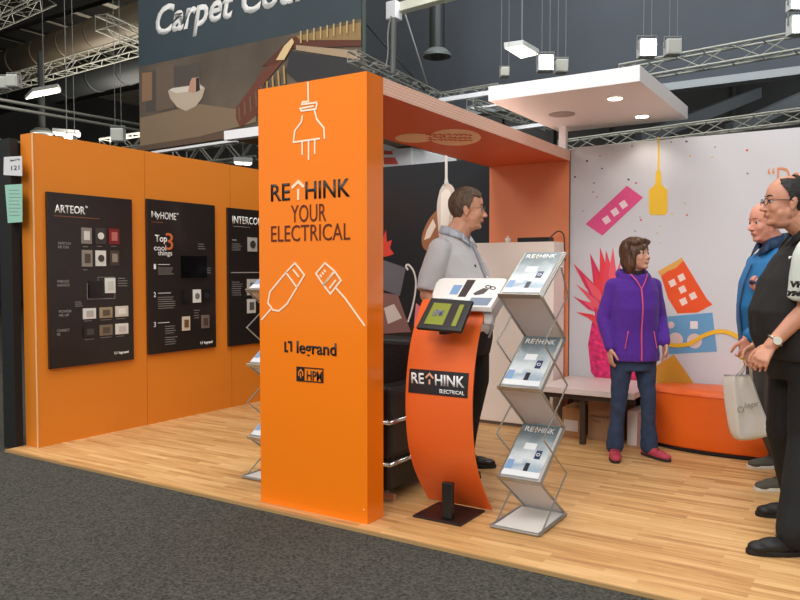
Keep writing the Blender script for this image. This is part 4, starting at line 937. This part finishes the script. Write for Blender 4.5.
def glasses(t, H, k, m, th=.0017):
    g = None
    bm = NB()
    for s in (-1, 1):
        c = Vector((.102, s*.032, .010)); tube(bm, [H @ ((c+Vector((-abs(math.cos(a))*.004 if s*math.cos(a) > 0 else 0, math.cos(a)*.0235, math.sin(a)*.0165)))*k) for a in [2*PI*i/20 for i in range(21)]], th*k, 6)
        tube(bm, [H @ (Vector(p)*k) for p in ((.098, s*.056, .014), (.06, s*.078, .014), (0, s*.086, .012), (-.015, s*.086, -.002))], th*k*1.2, 6)
    tube(bm, [H @ (Vector(p)*k) for p in ((.102, -.009, .013), (.106, 0, .016), (.102, .009, .013))], th*k, 6)
    obj('glasses', bm, m, t, smooth=True)
def torso_front(rings, z):
    for (z0, c0, w0, d0), (z1, c1, w1, d1) in zip(rings[:-1], rings[1:]):
        if z0 <= z <= z1: f = (z-z0)/(z1-z0); return c0+(c1-c0)*f+d0+(d1-d0)*f
    return rings[-1][1]
# ======== man in the grey shirt
def grey_man():
    base = PD(456, 300, 4.95); M = frame(base, AZR-math.radians(30)); s = 1.035
    t = thing('person', 'person in light grey short sleeved shirt, standing behind the tablet stand', 'person', (base.x, base.y, 0))
    hc = M.inverted() @ PD(467.5, 211, 4.95); k = 1.09
    H = M @ Matrix.Translation(hc) @ Matrix.Rotation(math.radians(24), 4, 'Z') @ Matrix.Rotation(math.radians(3), 4, 'Y')
    Hl = M.inverted() @ H
    bm = NB(); head_prims(bm, Hl, k, 1.1, 1.1, .006)
    nb = Vector((-.01, 0, 1.53)); caps(bm, hc+Vector((-.02, 0, -.06)), nb, .07, .082)
    tor = [(.86, .0, .17, .125), (1.0, .03, .175, .145), (1.2, .02, .185, .14), (1.38, 0, .185, .11), (1.48, -.01, .13, .075), (1.56, -.01, .07, .07)]
    loft(bm, tor)
    el = {1: Vector((-.03, .28, 1.17)), -1: Vector((-.06, -.30, 1.17))}; wr = {1: Vector((.0, .22, .93)), -1: Vector((.1, -.27, .95))}
    for s_ in (1, -1):
        chain(bm, [Vector((-.015, s_*.19, 1.44)), el[s_], wr[s_]], [.045, .043, .03]); hand(bm, wr[s_], (.35, 0, -1), (0, -s_, 0), (1, 0, 0), 1, .4)
        chain(bm, [Vector((.04, s_*.09, .86)), Vector((.05, s_*.11, .5)), Vector((-.01, s_*.12, .1))], [.08, .05, .04])
    skin = SK('ruddy', (212, 156, 128))
    mobj('body', fuse(bm, .0046, 6), skin, t, M)
    face_bits(t, H, k, mat('lips_m', (166, 98, 84), .5), mat('brow_grey', (104, 84, 68), .8))
    HR = mat('hair_grey_brown', (92, 74, 60), .75, noise_amt=.45, noise_scale=60, stretch=(1, 1, .4))
    short_hair(t, H, k, lambda p: (p.z > .098-.25*max(0, p.x)+.05*max(0, p.x-.03)) and p.x < .078 or (p.x < .012+.35*(p.z-.01) and p.z > -.012) or (p.x < -.028 and p.z > -.062), HR, .011, .003)
    glasses(t, H, k, mat('thin_frame', (120, 112, 108), .3, metal=.5), .0011)
    SH = mat('shirt_grey', (192, 193, 196), .8, sheen=.2)
    bm = NB(); loft(bm, [(.84, .01, .21, .19), (.95, .045, .215, .205), (1.1, .05, .22, .205), (1.28, .03, .23, .18), (1.42, .0, .225, .145), (1.5, -.012, .18, .11), (1.545, -.015, .11, .085), (1.565, -.015, .085, .08)])
    for s_ in (1, -1):
        e = el[s_]; sh = Vector((-.015, s_*.2, 1.465)); c_ = sh.lerp(e, .94); ax = (c_-sh)
        ell(bm, sh, (.075, .075, .07)); cyl(bm, sh, c_, .078, .078, 24)
    me = fuse(bm, .008, 4, (.013, (8, 8, 5))); shirt = mobj('shirt', me, SH, t, M)
    bm = NB()
    n0 = hc+Vector((-.025, 0, -.135))
    for s_ in (1, -1):
        pts = [Vector((.095, s_*.012, 1.52)), Vector((.07, s_*.06, 1.565)), Vector((0, s_*.088, 1.6)), Vector((-.07, s_*.07, 1.615)), Vector((-.1, 0, 1.62))]
        low = [Vector((.13, s_*.055, 1.475)), Vector((.085, s_*.09, 1.52)), Vector((0, s_*.112, 1.55)), Vector((-.08, s_*.09, 1.565)), Vector((-.118, 0, 1.57))]
        for i in range(4):
            a, b, c, d = pts[i], pts[i+1], low[i+1], low[i]; nn = (b-a).cross(d-a).normalized()*.005
            prism(bm, [a, b, c, d], nn)
    o = obj('collar', bm, mat('collar_grey', (186, 192, 202), .8), None, smooth=True); o.data.transform(M); setp(o, t); 
    bm = NB(); fr = [(.84, .20), (.95, .25), (1.1, .255), (1.28, .21), (1.42, .147), (1.49, .115)]
    P = [Vector((x+.008, 0, z)) for z, x in fr]; ribbon(bm, P, .032, X_, .003); o = obj('placket', bm, mat('placket', (168, 174, 184), .8), None); o.data.transform(M); setp(o, t)
    bm = NB()
    for z, x in ((1.38, .175), (1.28, .21), (1.18, .235), (1.08, .255), (.98, .25)): cyl(bm, (x+.01, 0, z), (x+.018, 0, z), .006, n=10)
    o = obj('button', bm, WHT, None); o.data.transform(M); o.data.transform(wmat(t).inverted()); o.parent = t
    bm = NB(); bx(bm, .158, .175, -.085, -.07, 1.33, 1.36); o = obj('lapel_microphone', bm, BLK, None); o.data.transform(M); setp(o, t)
    TR = mat('trousers_black', (22, 22, 24), .85)
    bm = NB(); loft(bm, [(.78, .05, .19, .165), (.88, .05, .2, .185), (1.0, .05, .195, .19)])
    for s_ in (1, -1): chain(bm, [Vector((.06, s_*.1, .84)), Vector((.075, s_*.115, .6)), Vector((.03, s_*.12, .35)), Vector((-.01, s_*.12, .1))], [.125, .105, .085, .078])
    mobj('trousers', fuse(bm, .008, 4, (.006, (8, 8, 4))), TR, t, M)
    for s_ in (1, -1): shoe(t, M, (-.01 if s_ > 0 else .0, s_*.12), .15*s_+.2, mat('shoe_black', (18, 18, 18), .3), mat('sole_dark', (12, 12, 12), .6), 1.08)
    return t
grey_man()
# ======== woman in the purple fleece
def woman():
    base = PD(634, 300, 5.32); M = frame(base, AZR-PI/2+math.radians(6))
    t = thing('person', 'person with brown bobbed hair in purple zipped fleece and blue jeans', 'person', (base.x, base.y, 0))
    hc = M.inverted() @ PD(636.5, 256.5, 5.3); k = .93
    H = M @ Matrix.Translation(hc) @ Matrix.Rotation(math.radians(30), 4, 'Z') @ Matrix.Rotation(math.radians(-8), 4, 'Y'); Hl = M.inverted() @ H
    bm = NB(); head_prims(bm, Hl, k, .9, .85)
    caps(bm, hc+Vector((-.01, 0, -.06)), Vector((-.01, 0, 1.28)), .047, .052)
    loft(bm, [(.72, 0, .15, .1), (.9, 0, .125, .095), (1.1, .0, .145, .1), (1.22, 0, .15, .08), (1.3, -.01, .06, .06)])
    el = {1: Vector((-.03, .205, .985)), -1: Vector((-.03, -.212, .985))}
    wr = {1: M.inverted() @ PD(665, 343, 5.24), -1: M.inverted() @ PD(610, 348, 5.24)}
    for s_ in (1, -1):
        chain(bm, [Vector((-.01, s_*.135, 1.205)), el[s_], wr[s_]], [.036, .032, .024]); hand(bm, wr[s_], (.1, 0, -1), (0, -s_, 0), (1, 0, 0), .88, .3)
        chain(bm, [Vector((0, s_*.085, .68)), Vector((.015, s_*.106, .42)), Vector((.0, s_*.116, .25)), Vector((0, s_*.128, .09))], [.06, .036, .03, .03])
    mobj('body', fuse(bm, .0046, 6), SK('fair', (208, 156, 130)), t, M)
    face_bits(t, H, k, mat('lips_f', (176, 84, 84), .4), mat('brow_brown', (70, 46, 34), .8))
    bm = NB(); tube(bm, [H @ (Vector(p)*k) for p in ((.097, -.012, -.0555), (.1, 0, -.056), (.097, .012, -.0555))], .0028, 6); obj('teeth', bm, WHT, t)
    bm = NB()
    def E(c, r): bmesh.ops.create_icosphere(bm, subdivisions=4, radius=1, matrix=Hl @ Matrix.Translation(Vector(c)*k) @ Matrix.Diagonal((r[0]*k, r[1]*k, r[2]*k, 1)))
    E((-.022, 0, .048), (.113, .098, .108)); E((-.055, 0, -.02), (.07, .088, .1))
    for s_ in (1, -1): E((-.018, s_*.07, -.035), (.058, .036, .085)); E((.012, s_*.08, .0), (.04, .018, .07)); E((.045, s_*.05, .098), (.042, .042, .03)); E((-.03, s_*.06, -.1), (.045, .03, .035))
    E((.058, -.01, .11), (.035, .05, .022))
    HB = mat('hair_brown', (84, 56, 40), .5, noise_amt=.6, noise_scale=55, stretch=(1, 1, .25))
    mobj('hair', fuse(bm, .005, 3, (.006, (45, 45, 12))), HB, t, M)
    PU = mat('fleece_purple', (84, 38, 150), .9, sheen=.1, noise_amt=.1, noise_scale=60)
    rings = [(.69, .005, .175, .125), (.74, .005, .18, .13), (.9, .0, .162, .125), (1.06, .012, .168, .135), (1.18, .005, .165, .12), (1.25, -.005, .15, .095), (1.30, -.01, .085, .075)]
    bm = NB(); loft(bm, rings)
    for s_ in (1, -1):
        sh = Vector((-.01, s_*.145, 1.215)); ell(bm, sh, (.062, .058, .055)); chain(bm, [sh, el[s_], wr[s_]+(el[s_]-wr[s_]).normalized()*.01], [.058, .05, .04])
    # hood and stand collar
    for i in range(20):
        a = 2*PI*i/20; c, s_ = math.cos(a), math.sin(a)
        if c > .86: continue
        ell(bm, (-.02+.088*c, .092*s_, 1.285-.012*c+(.012 if c < 0 else 0)), (.034, .034, .026 if c > -.2 else .034), sub=2)
    mobj('fleece_jacket', fuse(bm, .007, 3, (.005, (12, 12, 7))), PU, t, M)
    ZP = mat('zip_pink', (226, 92, 130), .5)
    bm = NB(); zz = [.70+i*.055 for i in range(10)]
    P = [Vector((torso_front(rings, z)+.004, 0, z)) for z in zz if z < 1.2]; ribbon(bm, P, .009, X_, .004)
    P2 = [P[-1], Vector((.115, .03, 1.25)), Vector((.075, .062, 1.30))]; P3_ = [P[-1], Vector((.115, -.03, 1.25)), Vector((.075, -.062, 1.30))]
    ribbon(bm, P2, .007, X_, .004); ribbon(bm, P3_, .007, X_, .004)
    o = obj('zip', bm, ZP, None); o.data.transform(M); setp(o, t)
    for s_ in (1, -1):
        bm = NB(); tube(bm, [Vector((.128, s_*.115, .785)), Vector((.126, s_*.095, .89)), Vector((.12, s_*.09, .905))], .0035, 6); o = obj('pocket_zip', bm, ZP, None); o.data.transform(M); setp(o, t)
    bm = NB()
    ell(bm, (.0, 0, 1.295), (.07, .065, .045)); mobj('scarf', fuse(bm, .007, 3, (.006, (20, 20, 20))), mat('scarf_dark', (36, 28, 44), .9), t, M)
    JE = mat('jeans_blue', (44, 60, 88), .85, noise_amt=.22, noise_scale=18)
    bm = NB(); loft(bm, [(.62, .0, .15, .1), (.72, .0, .165, .11), (.84, .0, .15, .105)])
    for s_ in (1, -1): chain(bm, [Vector((0, s_*.085, .68)), Vector((.015, s_*.106, .42)), Vector((.0, s_*.116, .25)), Vector((-.005, s_*.128, .075))], [.082, .054, .05, .063])
    mobj('jeans', fuse(bm, .007, 3, (.006, (10, 10, 14))), JE, t, M)
    for s_ in (1, -1): shoe(t, M, (0, s_*.13), s_*.35, mat('shoe_pink', (186, 62, 84), .6), mat('sole_dark_w', (44, 36, 40), .6), .9)
    return t
woman()
# ======== man in the blue jacket
def blue_man():
    base = PD(773, 300, 4.72); M = frame(base, AZR+PI+math.radians(4))
    t = thing('person', 'bald person in bright blue jacket and grey trousers, facing left', 'person', (base.x, base.y, 0))
    Mi = M.inverted()
    hc = Mi @ PD(765.5, 223.5, 4.72); k = 1.02
    H = M @ Matrix.Translation(hc) @ Matrix.Rotation(math.radians(6), 4, 'Z') @ Matrix.Rotation(math.radians(6), 4, 'Y'); Hl = Mi @ H
    bm = NB(); head_prims(bm, Hl, k, 1.08, 1.1, .004)
    caps(bm, hc+Vector((-.02, 0, -.06)), Vector((-.03, 0, 1.45)), .06, .066)
    loft(bm, [(.8, 0, .16, .12), (1.1, .02, .165, .13), (1.3, 0, .185, .11), (1.4, -.01, .15, .08), (1.48, -.02, .06, .06)])
    wl = Mi @ PD(747, 338, 4.45); wr_ = Mi @ PD(764, 297, 4.6)
    el = {1: Vector((-.04, .25, 1.06)), -1: Vector((.0, -.2, 1.08))}; wr = {1: wl, -1: Vector((.16, -.02, 1.2))}
    wr[-1] = Mi @ PD(761, 296, 4.62)
    for s_ in (1, -1):
        chain(bm, [Vector((-.01, s_*.185, 1.38)), el[s_], wr[s_]], [.045, .04, .028])
        A_ = {1: Mi @ PZ(752, 490, 0), -1: Mi @ PZ(746, 468, 0)}[s_]; chain(bm, [Vector((0, s_*.09, .82)), Vector((.02, s_*.11, .48)), Vector((A_.x-.23, A_.y, .1))], [.075, .045, .035])
    hand(bm, wr[1], (.1, 0, -1), (0, -1, 0), (1, 0, 0), 1, .75)
    hand(bm, wr[-1], (.75, .1, .75), (-.4, .2, .5), (0, 1, .6), 1, .6)
    mobj('body', fuse(bm, .0046, 6), SK('pink', (212, 146, 124)), t, M)
    face_bits(t, H, k, mat('lips_m', (166, 98, 84), .5), mat('brow_sand', (176, 130, 104), .8))
    short_hair(t, H, k, lambda p: p.x < -.02 and -.05 < p.z < .09, mat('hair_stubble', (176, 138, 112), .8, noise_amt=.2, noise_scale=90), .003, .001)
    BL = mat('jacket_blue', (8, 104, 160), .7, sheen=.05)
    rings = [(.80, .01, .2, .16), (.95, .02, .205, .17), (1.1, .035, .205, .175), (1.25, .02, .215, .16), (1.37, .0, .21, .13), (1.44, -.015, .15, .095), (1.49, -.02, .085, .08)]
    bm = NB(); loft(bm, rings)
    for s_ in (1, -1):
        sh = Vector((-.01, s_*.185, 1.365)); ell(bm, sh, (.075, .07, .07)); chain(bm, [sh, el[s_], wr[s_].lerp(el[s_], .06)], [.075, .066, .046])
    mobj('jacket', fuse(bm, .008, 4, (.011, (8, 8, 5))), BL, t, M)
    bm = NB(); n = 24; ci = [1.0]*n
    for s_ in (1, -1):
        pts = [Vector((.085, s_*.012, 1.47)), Vector((.065, s_*.06, 1.52)), Vector((-.01, s_*.088, 1.545)), Vector((-.075, s_*.07, 1.555)), Vector((-.11, 0, 1.56))]
        low = [Vector((.125, s_*.04, 1.41)), Vector((.085, s_*.085, 1.45)), Vector((-.01, s_*.108, 1.475)), Vector((-.09, s_*.085, 1.485)), Vector((-.125, 0, 1.49))]
        for i in range(4):
            a, b, c, d = pts[i], pts[i+1], low[i+1], low[i]; nn = (b-a).cross(d-a).normalized()*.006; prism(bm, [a, b, c, d], nn)
    o = obj('collar', bm, mat('collar_navy', (22, 52, 84), .7), None, smooth=True); o.data.transform(M); setp(o, t)
    P = [Vector((torso_front(rings, z)+.006, 0, z)) for z in [.82+i*.06 for i in range(10)]]; bm = NB(); ribbon(bm, P, .012, X_, .003); o = obj('zip', bm, mat('zip_navy', (20, 50, 80), .6), None); o.data.transform(M); setp(o, t)
    bm = NB(); c = wr[-1]+Vector((.075, .03, .085)); ell(bm, c, (.016, .03, .016)); o = tag(obj('small_device', bm, mat('device_plum', (48, 30, 52), .4), None), 'small dark rounded device held at the chest of the person in blue', 'device'); o.data.transform(M)
    bm = NB(); loft(bm, [(.74, .0, .175, .13), (.86, .0, .18, .14), (.95, .01, .175, .13)])
    a1 = Mi @ PZ(746, 468, 0); a2 = Mi @ PZ(752, 490, 0)
    for s_, A_ in ((-1, a1), (1, a2)): chain(bm, [Vector((0, s_*.09, .82)), Vector((.02, s_*.11, .48)), Vector((A_.x-.23, A_.y, .1))], [.105, .078, .068])
    mobj('trousers', fuse(bm, .008, 4, (.008, (9, 9, 9))), mat('trousers_grey', (84, 84, 82), .85, noise_amt=.12, noise_scale=20), t, M)
    GS = mat('shoe_grey', (78, 76, 66), .7); WS = mat('sole_white', (206, 200, 190), .6)
    a1 = Mi @ PZ(746, 468, 0); a2 = Mi @ PZ(752, 490, 0)
    shoe(t, M, (a1.x-.225, a1.y), 0, GS, WS, 1.02, 'loafer'); shoe(t, M, (a2.x-.225, a2.y), .05, GS, WS, 1.02, 'loafer')
    return M
Mb = blue_man()
# ======== man in black with white sleeve
def near_man():
    base = PD(807, 300, 3.78); M = frame(base, AZR+PI-math.radians(3)); Mi = M.inverted()
    t = thing('person', 'person in glasses and black shirt with white sleeve, at the right edge', 'person', (base.x, base.y, 0))
    hc = Mi @ PD(786, 204, 3.78); k = 1.03
    H = M @ Matrix.Translation(hc) @ Matrix.Rotation(math.radians(-6), 4, 'Z') @ Matrix.Rotation(math.radians(0), 4, 'Y'); Hl = Mi @ H
    bm = NB(); head_prims(bm, Hl, k, 1.1, 1.15, .008)
    caps(bm, hc+Vector((-.025, 0, -.06)), Vector((-.04, 0, 1.49)), .064, .072)
    loft(bm, [(.85, 0, .18, .15), (1.1, .05, .19, .17), (1.3, .02, .2, .14), (1.42, -.01, .16, .09), (1.52, -.03, .06, .06)])
    W = Mi @ PD(770, 346, 3.6); el = {1: Mi @ PD(806, 309, 3.58), -1: Vector((-.03, -.28, 1.12))}; wr = {1: W, -1: Vector((.14, -.24, .93))}
    sh = {1: Vector((.085, .24, 1.40)), -1: Vector((-.03, -.2, 1.43))}
    for s_ in (1, -1):
        chain(bm, [sh[s_], el[s_], wr[s_]], [.052, .046, .03])
        A_ = {1: Mi @ PZ(746.5, 553, 0), -1: Mi @ PZ(757, 516, 0)}[s_]; chain(bm, [Vector((0, s_*.105, .86)), Vector((.03, s_*.12, .5)), Vector((A_.x-.225, A_.y, .1))], [.085, .055, .04])
    hd = (Mi @ PD(751, 374, 3.56)-W).normalized()
    hand(bm, wr[1], hd, (-.5, -.8, -.4), (.6, 0, 1), 1.0, 1.0, .5); hand(bm, wr[-1], (.3, 0, -1), (0, 1, 0), (1, 0, 0), 1, .5)
    mobj('body', fuse(bm, .0044, 6), SK('tan', (200, 142, 116)), t, M)
    face_bits(t, H, k, mat('lips_m', (166, 98, 84), .5), mat('brow_dark', (60, 48, 42), .8))
    glasses(t, H, k, mat('glasses_black', (24, 24, 26), .3), .002)
    short_hair(t, H, k, lambda p: (p.x < .012+.5*max(0, p.z-.03) and -.002 < p.z and p.z < .12-.0*p.x and p.x < .045) and (abs(p.y) > .03 or p.x < -.02) or (p.x < -.03 and p.z > -.06), mat('hair_black', (34, 32, 32), .7, noise_amt=.4, noise_scale=70), .009, .0025)
    BK = mat('shirt_black', (25, 23, 22), .85)
    rings = [(.88, .02, .215, .19), (1.0, .05, .22, .205), (1.12, .06, .225, .205), (1.28, .03, .235, .18), (1.40, -.005, .22, .14), (1.47, -.03, .15, .1), (1.53, -.035, .085, .08)]
    bm = NB(); loft(bm, rings); ell(bm, sh[-1], (.08, .07, .07)); cyl(bm, sh[-1], sh[-1].lerp(el[-1], .85), .078, .08, 24)
    shirt = mobj('shirt', fuse(bm, .008, 4, (.007, (9, 9, 5))), BK, t, M)
    bm = NB(); e = sh[1].lerp(el[1], .84); m_ = sh[1].lerp(e, .5)
    chain(bm, [Vector((-.02, .07, 1.49)), Vector((-.0, .15, 1.465)), sh[1]+Vector((-.01, 0, -.01))], [.06, .085, .098])
    cyl(bm, sh[1]+Vector((-.01, 0, -.01)), m_, .098, .094, 28); ell(bm, m_, (.094, .094, .094)); cyl(bm, m_, e, .094, .088, 28); ell(bm, sh[1]+Vector((-.07, -.02, -.06)), (.09, .075, .13))
    WS = mat('sleeve_white', (206, 214, 206), .85)
    sl = mobj('white_sleeve', fuse(bm, .008, 10, (.007, (9, 9, 5))), WS, t, M)
    # lettering on the sleeve
    dwn = (el[1]-sh[1]).normalized(); 
    Mw = M.to_3x3(); toc = Mi.to_3x3() @ (-F0); nrm = (toc-dwn*toc.dot(dwn)).normalized(); rt = nrm.cross(dwn); 
    if (Mw @ rt).dot(RT) < 0: rt = -rt
    up_ = (Mw @ -dwn).normalized(); R3 = (Mw @ rt).normalized(); 
    for s_, uu, vv, wd_, hh, fr in (('VHL', 789, 287, .09, .03, 1), ('YMC', 786, 295.5, .1, .024, 0)):
        p = PD(uu, vv, 3.78); p0 = M @ (sh[1].lerp(el[1], .66)); p = PD(uu, vv, (p0-CAM).dot(F0)-.098)
        text('lettering', s_, p, R3, up_, wd_, hh, INKK, sl, bold=.02 if fr else .04, shear=0 if fr else .3, th=.012)
    bm = NB(); p = M @ Vector((torso_front(rings, 1.36)-.035, .1, 1.38)); bx(bm, p.x-.012, p.x+.012, p.y-.012, p.y+.012, p.z-.012, p.z+.012); obj('badge', bm, WHT, t, bev=.003)
    bm = NB()
    for s_ in (1, -1):
        pts = [Vector((.075, s_*.012, 1.5)), Vector((.05, s_*.06, 1.55)), Vector((-.03, s_*.09, 1.575)), Vector((-.1, s_*.07, 1.585)), Vector((-.125, 0, 1.59))]
        low = [Vector((.11, s_*.05, 1.445)), Vector((.065, s_*.09, 1.49)), Vector((-.03, s_*.112, 1.515)), Vector((-.11, s_*.09, 1.53)), Vector((-.14, 0, 1.535))]
        for i in range(4):
            a, b, c, d = pts[i], pts[i+1], low[i+1], low[i]; nn = (b-a).cross(d-a).normalized()*.006; prism(bm, [a, b, c, d], nn)
    o = obj('collar', bm, BK, None, smooth=True); o.data.transform(M); setp(o, t)
    # watch
    ax = (W-el[1]).normalized(); p = M @ (W-ax*.035); axw = (Mw @ ax).normalized(); bm = NB(); a, b, _ = basis(axw)
    tube(bm, [p+(a*math.cos(x)+b*math.sin(x))*.034 for x in [2*PI*i/24 for i in range(25)]], .007, 8); wt = obj('watch', bm, mat('watch_steel', (190, 186, 170), .25, metal=.8), t, smooth=True)
    f = -F0+Z_*.3; f = (f-axw*f.dot(axw)).normalized(); bm = NB(); cyl(bm, p+f*.03, p+f*.043, .019, n=20); obj('watch_face', bm, mat('watch_dial', (214, 212, 200), .3), wt)
    bm = NB(); loft(bm, [(.78, .0, .2, .16), (.9, .02, .21, .185), (.98, .03, .205, .185)])
    a1 = Mi @ PZ(757, 516, 0); a2 = Mi @ PZ(746.5, 553, 0)
    for s_, A_ in ((-1, a1), (1, a2)): chain(bm, [Vector((0, s_*.105, .86)), Vector((.03, s_*.12, .5)), Vector((A_.x-.225, A_.y, .1))], [.125, .1, .09])
    mobj('trousers', fuse(bm, .008, 4, (.007, (8, 8, 6))), mat('trousers_black_n', (11, 11, 12), .85), t, M)
    SB = mat('shoe_black_suede', (16, 15, 15), .6); SD = mat('sole_dark', (12, 12, 12), .6)
    shoe(t, M, (a1.x-.225, a1.y), -.03, SB, SD, 1.08); shoe(t, M, (a2.x-.235, a2.y), .03, SB, SD, 1.12)
near_man()
# ======== carrier bag hanging from the hand of the person in blue
bg = PD(747, 410, 4.42)
t = thing('carrier_bag', 'white plastic carrier bag with a grey printed word, before the orange ottoman', 'bag', (bg.x, bg.y, bg.z-.22))
BM = mat('bag_plastic', (214, 212, 206), .4, bump=.25, bump_scale=14)
def BQ(u, v, D=4.72): return PD(u, v, D-.3)
bm = NB()
rows = [(376.5, 722.5, 735, 751, .012), (384, 721.5, 733.5, 754, .03), (400, 723, 735, 758.5, .045), (420, 726.5, 737, 766, .055), (434, 728.5, 738.5, 771.5, .055), (443, 736.5, 739.5, 771, .03)]
N_ = 12; grid = []
for v, u0, um, u1, dd in rows:
    ring = []
    for i in range(5): f = i/4; ring.append(BQ(u0+(um-u0)*f, v-(0 if v < 440 else 0), 4.80-(.09)*f))
    for i in range(1, N_+1): f = i/N_; ring.append(BQ(um+(u1-um)*f, v-f*5*(v-376)/67, 4.71+.006*math.sin(f*9+v)))
    for i in range(N_+1): f = 1-i/N_; ring.append(BQ(u0+2+(u1-u0-2)*f, v-2-f*4*(v-376)/67, 4.82+dd*.3+.006*math.sin(f*7+v)))
    grid.append([bm.verts.new(p) for p in ring])
for r0, r1 in zip(grid[:-1], grid[1:]):
    n = len(r0)
    for i in range(n): bm.faces.new((r0[i], r0[(i+1)%n], r1[(i+1)%n], r1[i]))
bm.faces.new(grid[-1])
o = obj('bag_body', bm, BM, t, smooth=True, sub=1)
for u0, u1 in ((733, 748), (738, 749)):
    bm = NB(); tube(bm, [BQ(u0, 380, 4.75), BQ((u0+u1)/2, 370, 4.72), BQ(u1-1, 358, 4.7), BQ(u1+2, 368, 4.72), BQ(u1+3, 380, 4.75)], .006, 6); obj('handle', bm, BM, t, smooth=True)
a = BQ(744.5, 410, 4.675); ru = (BQ(757, 408, 4.675)-a); text('lettering', 'hager', a, ru, Z_, ru.length*1.15, .045, INKG, t, bold=.01)
bm = NB(); c = BQ(740.5, 409.5, 4.675); tube(bm, [c+(RT*math.cos(x)+Z_*math.sin(x))*.017 for x in [2*PI*i/20 for i in range(21)]], .003, 6); obj('logo_ring', bm, INKG, t)
bm = NB(); c = PD(743, 358, 4.36); ell(bm, c, (.02, .01, .012)); ell(bm, c+Vector((.012, 0, -.02)), (.012, .008, .014)); tag(obj('key_fob', bm, mat('key_yellow', (196, 170, 60), .4), smooth=True), 'small yellow key fob dangling in the hand above the carrier bag', 'key fob')
# ------------------------------------------------------------------ light
def area(name, loc, size, power, col=(1, 1, 1), rot_=(0, 0, 0), sy=None):
    L = bpy.data.lights.new(name, 'AREA'); L.energy = power; L.color = col; L.size = size
    if sy: L.shape = 'RECTANGLE'; L.size_y = sy
    o = bpy.data.objects.new(name, L); COL.objects.link(o); o.location = loc; o.rotation_euler = rot_; return o
def spot(name, loc, tgt, power, ang=60, r=.1, col=(1, 1, 1)):
    L = bpy.data.lights.new(name, 'SPOT'); L.energy = power; L.spot_size = math.radians(ang); L.spot_blend = .6; L.shadow_soft_size = r; L.color = col
    o = bpy.data.objects.new(name, L); COL.objects.link(o); o.location = loc; o.rotation_euler = (Vector(tgt)-Vector(loc)).to_track_quat('-Z', 'Y').to_euler(); return o
WC = (1, .965, .92)
area('hall_or_fill_lamp', (-3, -2.5, 7.5), 3, 300, WC, (math.radians(25), 0, 0)); area('hall_or_fill_lamp', (-.5, -4, 5), 2, 240, WC, (math.radians(62), 0, math.radians(8)))  # the low front lamp is an added fill brightening the stand and people
area('hall_or_fill_lamp', (2.5, 0, 7.5), 3, 230, WC, (math.radians(15), 0, 0))
area('hall_or_fill_lamp', (-9, 0, 7.5), 3, 220, WC, (math.radians(15), math.radians(-20), 0))
area('hall_or_fill_lamp', (-2.5, 5.2, 7.5), 3, 250, WC)
area('hall_or_fill_lamp', (-4, 10, 9), 4, 500, (.9, .95, 1), (math.radians(50), 0, 0)); area('hall_or_fill_lamp', (5, 10, 9), 4, 700, (.85, .93, 1), (math.radians(60), 0, 0))
area('hall_or_fill_lamp', (3, 20.5, 9), 5, 700, (.9, .95, 1)); area('hall_or_fill_lamp', (-16, 20, 6), 4, 500, (1, .96, .9), (math.radians(60), 0, 0))  # fills added to lift the dark hall beyond the bulkhead and at left
area('roof_fill_uplight', (-17, 14, 4.5), 6, 700, (1, .93, .82), (PI, 0, 0)); area('hall_or_fill_lamp', (-10, 5, 9), 4, 200, (1, .97, .92), (math.radians(50), 0, 0))  # uplight added to brighten roof and ducts, lamp added to brighten the banner
for u, v in ((615, 98), (642, 116)): 
    c = PZ(u, v, 2.52); spot('downlight_lamp', c, c-Z_, 8, 110, .05, (1, .9, .78))
W = bpy.data.worlds.new('world'); S.world = W; W.use_nodes = True
W.node_tree.nodes['Background'].inputs[0].default_value = (.95, .97, 1, 1); W.node_tree.nodes['Background'].inputs[1].default_value = .45
S.view_settings.view_transform = 'Standard'; S.view_settings.look = 'None'; S.view_settings.gamma = 1; S.view_settings.exposure = 0
S.view_settings.use_curve_mapping = False
